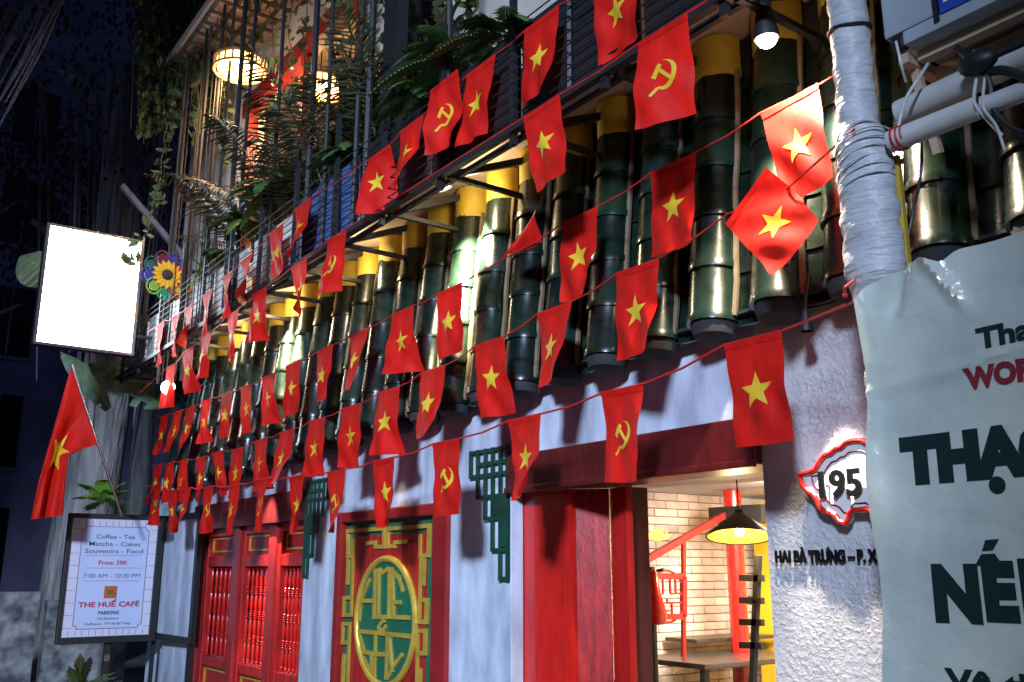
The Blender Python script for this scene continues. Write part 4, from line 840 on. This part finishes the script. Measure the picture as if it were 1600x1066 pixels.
# hoist runs tip->low; the fly hangs down below the staff in soft folds
def bigflag(u, v, off=0.0):
    """u: along the hoist 0 (tip)..1; v: along the fly 0..1"""
    up_ = [(112,570),(97,622),(74,700),(58,757),(47,812)]; lo_ = [(155,694),(128,702),(105,714),(101,757),(97,806)]
    w_ = min(3.999,v*4); i_ = int(w_); f_ = w_-i_
    p = atX(*up_[i_],FX).lerp(atX(*up_[i_+1],FX),f_).lerp(atX(*lo_[i_],FX).lerp(atX(*lo_[i_+1],FX),f_),u)
    fold = 0.07*math.sin(u*8.5+0.7*v)*min(1,v*2.2+0.1) + 0.03*math.sin(u*19+v*3)*v
    return p + Vector((fold+off, 0, 0))
vs = [bigflag(i/nu,j/nv) for j in range(nv+1) for i in range(nu+1)]
m.add(vs,[(j*(nu+1)+i,j*(nu+1)+i+1,(j+1)*(nu+1)+i+1,(j+1)*(nu+1)+i) for j in range(nv) for i in range(nu)]); m.build('cloth',M['flag'],t,True,False)
ve, fe = EMB['s']; m = MB(); m.add([bigflag(0.50+v.x*4.6+v.z*0.6, 0.50-v.z*2.1, 0.016) for v in ve], fe); m.build('star',M['emblem'],t,True,False)

# pinwheel flower
c = atX(261,430,-10.3); t = thing('flower_pinwheel','colourful pinwheel with a sunflower centre hanging by the balcony end','pinwheel',c)
def petal_ring(cy_, cz_, R, r, n, ms, ph=0.0, off=0.0, nm='petal'):
    for k in range(n):
        a = ph+2*math.pi*k/n; pc = (cy_+R*math.cos(a), cz_+R*math.sin(a)); mb = MB(); xo = c.x+off+0.006*(k%3)
        mb.prism([(pc[0]+r*.62*math.cos(i*math.pi/8),pc[1]+r*.7*math.sin(i*math.pi/8)) for i in range(16)],xo+0.004,xo,'YZ'); mb.tube([(xo,pc[0]+r*.93*math.cos(i*math.pi/10),pc[1]+r*1.07*math.sin(i*math.pi/10)) for i in range(21)],r*.13,6,False); mb.build(nm,M[ms[k%len(ms)]],t)
petal_ring(c.y,c.z,0.19,0.085,9,['p_red','p_blue','p_purple','p_teal','p_blue','p_lime','p_green','p_red','p_purple'],0.5,-0.02)
pet = MB()
for k in range(16):
    a = 2*math.pi*k/16; e = Vector((0,math.cos(a),math.sin(a))); s_ = Vector((0,-math.sin(a),math.cos(a)))
    C_ = Vector((c.x,c.y,c.z)); pet.add([C_+e*.05+Vector((.02,0,0)),C_+e*.12+s_*.028+Vector((.025,0,0)),C_+e*.175+Vector((.018,0,0)),C_+e*.12-s_*.028+Vector((.025,0,0))],[(0,1,2,3)])
pet.prism([(c.y+.11*math.cos(i*math.pi/12),c.z+.12*math.sin(i*math.pi/12)) for i in range(24)],c.x+.018,c.x+.006,'YZ'); pet.build('sunflower_petals',M['petal_yellow'],t)
m = MB(); m.sphere(Vector((c.x+.02,c.y,c.z)),0.062,8,(0.35,1,1)); m.build('seed_head',M['seed'],t,True)
c2 = atX(292,452,-10.3); m = MB(); m.tube([Vector((c.x-.03,c.y,c.z+.6)),Vector((c.x-.03,c.y,c.z)),Vector((c2.x-.03,c2.y,c2.z))],0.008,6); m.build('stick',M['wire'],t)
c = c2; t = thing('small_pinwheel','smaller yellow and green pinwheel right of the sunflower one','pinwheel',c2)
petal_ring(c.y,c.z,0.10,0.05,6,['petal_yellow','p_lime','p_red'],0.3)
m = MB(); m.sphere(Vector((c.x+.02,c.y,c.z)),0.045,7,(0.5,1,1)); m.build('centre',M['petal_yellow'],t,True)

# ============================================================ plants
pr = random.Random(21)
def frond(mb, base, direction, length, droop, nl=18, lw=0.018, ll=0.28, drop_l=0.35):
    d = Vector(direction).normalized(); side = d.cross(Vector((0,0,1)))
    if side.length < 1e-3: side = Vector((1,0,0))
    side.normalize(); pts = []
    for i in range(nl+1):
        u = i/nl; pts.append(Vector(base)+d*length*u+Vector((0,0,-droop*length*u*u)))
    mb.tube(pts[::2],[0.007*(1-0.7*i/len(pts[::2])) for i in range(len(pts[::2]))],4,False)
    for i in range(2,nl+1):
        u = i/nl; tg = (pts[i]-pts[i-1]).normalized(); l_ = ll*math.sin(math.pi*min(0.97,0.16+0.84*u))**0.7*(0.75+pr.random()*.4)
        for s_ in (-1,1):
            e = (tg*0.62+side*s_*0.78+Vector((0,0,-drop_l*(0.5+pr.random())))).normalized(); w = tg.cross(e).normalized().cross(e)*lw
            p = pts[i]; q = p+e*l_*.5; r = p+e*l_+Vector((0,0,-0.10*l_))
            mb.add([p-w*.4,q-w,r,q+w,p+w*.4],[(0,1,2,3,4)])
def palm(name, base, n, L, label, group=None, m_='blade', spread=0.7, ll=0.28, lw=0.010, droop=0.35, nl=26):
    base = Vector(base); t = thing(name,label,'plant',base,group); st_ = MB()
    for k in range(n):
        a = 2*math.pi*k/n+pr.random(); el = pr.uniform(0.5,1.35)*(1-0.15*spread); d = Vector((math.cos(a)*math.cos(el)*spread,math.sin(a)*math.cos(el)*spread,math.sin(el)))
        off = Vector((pr.uniform(-.08,.08),pr.uniform(-.05,.05),0)); l_ = L*pr.uniform(.65,1.1)
        mb = MB(); frond(mb, base+off+d*l_*.25, d, l_*.8, droop*pr.uniform(.5,1.3), nl, lw, ll); mb.build('frond',M[m_],t,fix=False)
        st_.tube([base+off*.3,base+off+d*l_*.25],0.009,5,False)
    st_.build('stem',M['stem'],t)
palm('palm_plant',(-8.8,3.12,4.6),12,1.3,'tall palm in the balcony planter in front of the big lantern','palms on the balcony',ll=0.30)
palm('palm_plant',(-7.75,3.05,4.55),16,1.55,'wide palm between the two glowing lanterns on the balcony','palms on the balcony',ll=0.34)
palm('palm_plant',(-6.85,3.08,4.6),17,1.5,'dense dark palm in front of the warm lit wall pier','palms on the balcony',ll=0.34)
palm('palm_plant',(-5.95,3.1,4.6),10,1.25,'thin dark palm beside the black balcony column','palms on the balcony',ll=0.35)
def fern(base, n, L, label, m_='fern', ll=0.10, group='ferns on the balcony', droop=0.75, up=0.7):
    base = Vector(base); t = thing('fern_plant',label,'plant',base,group)
    for k in range(n):
        a = 2*math.pi*k/n+pr.uniform(-.3,.3); el = pr.uniform(0.2,up); d = Vector((math.cos(a)*math.cos(el),math.sin(a)*math.cos(el),math.sin(el)))
        mb = MB(); frond(mb, base, d, L*pr.uniform(.7,1.1), droop*pr.uniform(.7,1.2), 22, 0.013, ll, 0.15); mb.build('frond',M[m_],t,fix=False)
fern(at(708,95,2.85),15,0.55,'olive fern hanging over the rail above the folded flag'); fern(at(795,55,2.85),13,0.50,'fern right of the first, below the beige upper wall')
fern(at(660,150,2.9),12,0.45,'shaded fern beside the black balcony column')
fern(at(425,300,2.85),15,0.55,'bright green fern over the white boards of the balcony'); fern(at(385,350,2.9),14,0.5,'small green fern behind the balcony wires near the left'); fern(at(545,245,2.9),12,0.4,'fern tuft above the blue panel')
fern(at(345,395,2.9),10,0.30,'fern at the far left balcony corner near the pinwheel')
fern(atX(160,785,-11.5),14,0.50,'fern above the menu sign with lamplight painted into its green','fern_lit_paint',group=None,ll=0.13,droop=0.5,up=1.2)
fern(atX(125,1075,-11.0),10,0.42,'dark spiky plant in front of the low wall under the menu sign','leaf',ll=0.12,group=None,droop=0.2,up=1.5)
# spiky dark plants that crowd the upper balcony
def spiky(base, n, L, label, m_='blade', w=0.020, up=(0.5,1.45)):
    base = Vector(base); t = thing('spiky_plant',label,'plant',base,'spiky plants on the balcony')
    for k in range(n):
        a = pr.uniform(0,6.28); el = pr.uniform(*up); l_ = L*pr.uniform(.6,1.15); d = Vector((math.cos(a)*math.cos(el),0.6*math.sin(a)*math.cos(el),math.sin(el))); dr_ = pr.uniform(.15,.75)
        s_ = d.cross(Vector((pr.uniform(-.3,.3),pr.uniform(-.3,.3),1))).normalized(); mb = MB(); q = 7; vs = []
        for i in range(q+1):
            u = i/q; c_ = base+d*l_*u+Vector((0,0,-dr_*l_*u*u*u)); ww = w*(1.15-u)**.6*min(1,u*3+.4); vs += [c_-s_*ww, c_+Vector((0,0,-ww*.5)), c_+s_*ww]
        mb.add(vs,[(i*3+j,i*3+j+1,i*3+j+4,i*3+j+3) for i in range(q) for j in range(2)]); mb.build('leaf_blade',M[m_],t,fix=False)
spiky((-7.25,3.1,4.75),46,1.15,'large spiky dark plant below the second lantern'); spiky((-6.75,3.15,5.2),40,1.1,'tall spiky plant in front of the warm lit pier'); spiky((-8.35,3.1,4.8),44,1.2,'spiky plant right of the big lantern, hanging over the rail')
spiky((-9.15,3.15,5.0),40,1.2,'spiky plant under the big lantern with long drooping blades'); spiky((-6.1,3.15,4.75),34,0.95,'spiky plant left of the black balcony column')
spiky((-5.2,3.1,5.0),34,0.9,'dark spiky plant right of the black balcony column'); spiky((-9.9,3.15,4.6),30,0.9,'short spiky plant near the left balcony end')
# hanging vines
def vine(px, X, label, n_leaf=26, r=0.005, lsz=0.06):
    pts = [atX(x,y,X) for x,y in px]; t = thing('hanging_vine',label,'vine',pts[0],'vines hanging at the left')
    fine = []
    for i in range(len(pts)-1):
        for k in range(5): fine.append(pts[i].lerp(pts[i+1],k/5)+Vector((pr.uniform(-.02,.02),pr.uniform(-.02,.02),0)))
    fine.append(pts[-1]); m = MB(); m.tube(fine,r,5,False); m.build('stem',M['stem'],t)
    m = MB()
    for k in range(n_leaf):
        p = fine[int(pr.random()*(len(fine)-1))]+Vector((pr.uniform(-.06,.06),pr.uniform(-.07,.07),pr.uniform(-.05,.05))); s_ = lsz*pr.uniform(.6,1.5)
        R_ = Matrix.Rotation(pr.uniform(0,6.28),3,'Z') @ Matrix.Rotation(pr.uniform(-1,1),3,'X') @ Matrix.Rotation(pr.uniform(0,6.28),3,'Y')
        m.add([p+R_ @ Vector(v)*s_ for v in ((0,0,-1),(.55,.1,-.2),(.35,.15,.6),(0,.05,1),(-.35,.15,.6),(-.55,.1,-.2))],[(0,1,2,3),(0,3,4,5)])
    m.build('leaves',M['vine'],t,fix=False)
vine([(262,190),(255,240),(246,290),(238,330),(228,365),(212,380),(205,400),(196,410)],-10.6,'vine of small leaves dangling down onto the lit sign box',34)
vine([(285,90),(272,150),(268,210),(258,260),(250,300),(244,325)],-10.7,'vine with pale leaf clump above the pinwheel',30)
vine([(310,110),(308,170),(300,230)],-10.2,'vine left of the big lantern',26)
vine([(300,40),(290,100),(282,160),(270,200)],-10.9,'leafy vine at the top left of the balcony',44,0.005,0.075)
def vtop(x0, y0, y1, X, label, n): vine([(x0,y0),(x0-3,y0+(y1-y0)*.35),(x0+2,y0+(y1-y0)*.7),(x0-2,y1)],X,label,n,0.005,0.055)
vtop(548,-20,190,-6.9,'leafy strand hanging in front of the warm lit pier',60); vtop(640,-20,150,-6.0,'leafy strand hanging along the black column',60); vtop(690,-20,90,-5.3,'leafy strand right of the black column',40)
vtop(455,-20,180,-8.2,'leafy strand hanging over the white band and red lintel',50); vtop(520,-20,120,-7.4,'leafy strand hanging in front of the red lintel',40); vtop(400,-20,70,-9.0,'leafy strand above the big lantern',30)
vtop(575,-20,150,-6.7,'thin strand over the warm lit pier edge',50); vtop(480,-20,210,-7.9,'long strand beside the second lantern',60); vtop(430,-20,250,-8.6,'long strand right of the big lantern',60); vtop(610,-20,200,-6.3,'long strand between pier and black column',60)
vtop(352,-20,260,-9.7,'long strand just left of the big lantern',60); vtop(730,-20,60,-5.0,'short strand in front of the pale upper wall',30)
vine([(330,20),(322,80),(318,140)],-10.5,'short vine beside the lattice ceiling edge',34,0.005,0.075)
# leafy creeper mass under the roof at the left
cr = random.Random(5); m = MB()
for k in range(4200):
    x = cr.uniform(215,352); y = cr.uniform(-40,215-(x-215)*0.25); 
    if cr.random() < 0.25*(1 if y > 120 else 0): continue
    p = atX(x,y,(-11.4 if x < 300 else -10.9)+cr.uniform(-.5,.5)); s_ = cr.uniform(.03,.075); R_ = Matrix.Rotation(cr.uniform(0,6.28),3,'Z') @ Matrix.Rotation(cr.uniform(-1.2,1.2),3,'X')
    m.add([p+R_ @ Vector(v)*s_ for v in ((0,0,-1),(.5,.1,0),(0,.05,1),(-.5,.1,0))],[(0,1,2,3)])
t = thing('creeper','dark brown green creeper hanging in a mass beside the big lantern','creeper',(-11.4,2.9,5.5)); m.build('leaves',M['leaf'],t,fix=False)
m = MB()
for k in range(22):
    x = 215+6*k; m.tube([atX(x,-60,-11.4+cr.uniform(-.4,.4)),atX(x-5+cr.uniform(-6,6),cr.uniform(110,230),-11.4)],0.006,4,False)
m.build('stems',M['stem'],t)
# thin hanging wires at the end of the balcony
for k,x in enumerate((262,268,274,288,297,306,312,322,333)):
    p = at(x,430,2.8); m = MB(); m.tube([Vector((p.x,2.80,3.6-0.1*(k%3))),Vector((p.x-.01,2.80,5.2)),Vector((p.x+.015,2.80,7.6))],0.006 if k%4 else 0.018,5)
    single('hanging_wire',m,M['wire'],['leftmost hanging wire beside the pinwheel','second hanging wire from the left, behind the pinwheel','third hanging wire from the left','fourth hanging wire from the left','thicker grey rod hanging right of the pinwheel','wire just right of the thicker grey rod','seventh hanging wire from the left','third hanging wire from the right end, near the white boards','rightmost hanging wire, thick, next to the balcony palm'][k],'wire','wires hanging at the balcony end')
# grey strut behind the vines
a, b = atX(190,290,-12.4), atX(330,452,-12.4); m = MB(); m.bar(a,b,0.07,0.07); single('slanting_strut',m,M['root'],'grey slanting strut behind the vines above the lit sign','strut')

# banana leaves
def bleaf(p0, p1, w, label, sag=0.05):
    p0, p1 = Vector(p0), Vector(p1); d = (p1-p0); L = d.length; d.normalize(); s_ = d.cross(Vector((1,0.2,0))).normalized(); n = 22; vs = []; fs = []
    t = thing('banana_leaf',label,'leaf',p0,'banana leaves by the lit sign'); rib = []
    for i in range(n+1):
        u = i/n; c = p0+d*L*u+Vector((0.10*math.sin(u*3),0,-sag*L*u*u)); rib.append(c); ww = w*math.sin(math.pi*min(.985,.06+.94*u))**0.75
        for k in (-1,-.5,0,.5,1): vs.append(c+s_*ww*k+Vector((-0.05*abs(k)*w*3+0.012*math.sin(u*40+k),0,0)))
    for i in range(n):
        for k in range(4):
            if pr.random() < 0.06 and k in (0,3): continue
            fs.append((i*5+k,i*5+k+1,(i+1)*5+k+1,(i+1)*5+k))
    m = MB(); m.add(vs,fs); m.build('blade',M['banana'],t,True,False)
    m = MB(); m.tube([r+Vector((0.012,0,0)) for r in rib],[0.012*(1-.8*i/n) for i in range(n+1)],5,False); m.build('midrib',M['p_lime'],t,True)
bleaf(atX(250,632,-12.6),atX(140,562,-12.6),0.26,'big pale banana leaf below the lit sign box')
bleaf(atX(80,440,-13.0),atX(32,398,-13.0),0.30,'torn banana leaf showing left of the lit sign box'); bleaf(atX(255,560,-12.8),atX(205,480,-12.8),0.20,'upright banana leaf right of the lit sign box')
bleaf(atX(170,640,-13.5),atX(95,545,-13.5),0.16,'dark narrow banana leaf behind the big flag')

# ============================================================ low wall, trees, neighbour far behind
m = MB(); n = 30
m.box((-13.6,-6.0,-0.15),(-13.4,2.35,1.33)); m.box((-13.6,2.45,-0.15),(-13.38,3.45,1.22)); single('low_wall',m,M['peel'],'low grey wall with peeling paint behind the menu sign','wall')
def tree(name, x, y, h, r, label, crown_r, seed, lean=(0,0), roots=0):
    tr = random.Random(seed); t = thing(name,label,'tree',(x,y,-0.15),'trees at the dark left')
    m = MB(); pts = [Vector((x+lean[0]*u+0.12*math.sin(u*7+seed),y+lean[1]*u+0.12*math.cos(u*6+seed),-0.2+h*u)) for u in [i/10 for i in range(11)]]
    m.tube(pts,[r*(1.35-0.75*i/10) for i in range(11)],12)
    for k in range(5):
        a = tr.uniform(0,6.28); p = pts[6+k%4]; q = p+Vector((math.cos(a)*1.8,math.sin(a)*1.8,1.6)); m.tube([p,(p+q)/2+Vector((0,0,.2)),q],[r*.45,r*.3,r*.12],7)
    m.build('trunk',M['bark'],t,True)
    for k in range(roots):
        a = tr.uniform(0,6.28); rr = r*tr.uniform(.9,2.6); m = MB(); p = Vector((x+lean[0]*.6+rr*math.cos(a)*1.4,y+lean[1]*.6+rr*math.sin(a)*1.4,h*.95)); q = Vector((x+rr*math.cos(a),y+rr*math.sin(a),tr.uniform(3.5,6.5)))
        m.tube([p,p.lerp(q,.4)+Vector((tr.uniform(-.1,.1),tr.uniform(-.1,.1),0)),q],[.04,.025,.012],6); m.build('aerial_root',M['root'],t,True)
    m = MB(); top = pts[-1]
    for k in range(5200):
        v = Vector((tr.gauss(0,1),tr.gauss(0,1),tr.gauss(0,.7))); v = v.normalized()*crown_r*tr.uniform(.35,1)**.6; v.z *= .75
        if math.sin(v.x*2.1+seed)*math.sin(v.y*1.9)*math.sin(v.z*2.3) > .32: continue
        p = top+v; s_ = tr.uniform(.04,.10); R_ = Matrix.Rotation(tr.uniform(0,6.28),3,'Z') @ Matrix.Rotation(tr.uniform(-1.3,1.3),3,'X')
        m.add([p+R_ @ Vector(w)*s_ for w in ((0,0,-1),(.5,.1,0),(0,.05,1),(-.5,.1,0))],[(0,1,2,3)])
    m.build('crown',M['crown'],t,fix=False)
tree('banyan_tree',-17.0,3.6,10.5,0.42,'thick grey banyan trunk with aerial roots behind the lit sign',3.6,3,(0.4,-0.2),26)
tree('street_tree',-20.5,0.6,9.0,0.22,'dark street tree at the far left edge',3.4,8,(-0.4,0.3),8)
tree('street_tree',-24.0,6.0,10.0,0.25,'dark tree between the banyan and the neighbouring house',3.5,12,(0.3,0.3),6)
# bundle of pale hanging roots at the upper left corner
t = thing('root_curtain','bundle of bluish hanging roots slanting down the upper left corner','roots',atX(60,80,-10.5))
for k in range(15):
    u = k/14; m = MB(); x0 = 118-60*u; p, q = atX(x0+cr.uniform(-8,8),-40-30*u,-10.5-.6*u), atX(8-78*u+cr.uniform(-8,8),185+cr.uniform(-30,40),-10.5-.6*u)
    m.tube([p,p.lerp(q,.5)+Vector((0,cr.uniform(-.06,.06),cr.uniform(-.05,.05))),q],[.016,.012,.009],5); m.build('hanging_root',M['curtain'],t,True)
# neighbour house
t = thing('neighbour_house','dark unlit neighbouring house beyond the trees','building',(-32,2,0))
m = MB(); m.box((-34,-14,-0.2),(-32,9.5,26)); m.build('wall',M['dark_build'],t)
for k in range(6):
    for (z0,z1) in ((1.2,3.4),(4.6,6.8),(8,10.2),(11.6,13.8),(15,17)):
        y = -8+2.8*k; m = MB(); m.box((-32.02,y,z0),(-31.96,y+1.3,z1)); f = m.build('window',M['dark_glass'],t)
        m = MB(); m.bbox((-31.97,y-.08,z0-.1),(-31.90,y+1.38,z0-.0),.01); m.bar((-31.94,y+.65,z0),(-31.94,y+.65,z1),.05,.04); m.build('sill',M['dark_build'],f)
m = MB(); m.box((-60,9.6,-.2),(-12.7,10.2,12)); single('side_house',m,M['dark_build'],'dark blank side wall of the house behind the cafe end','building')
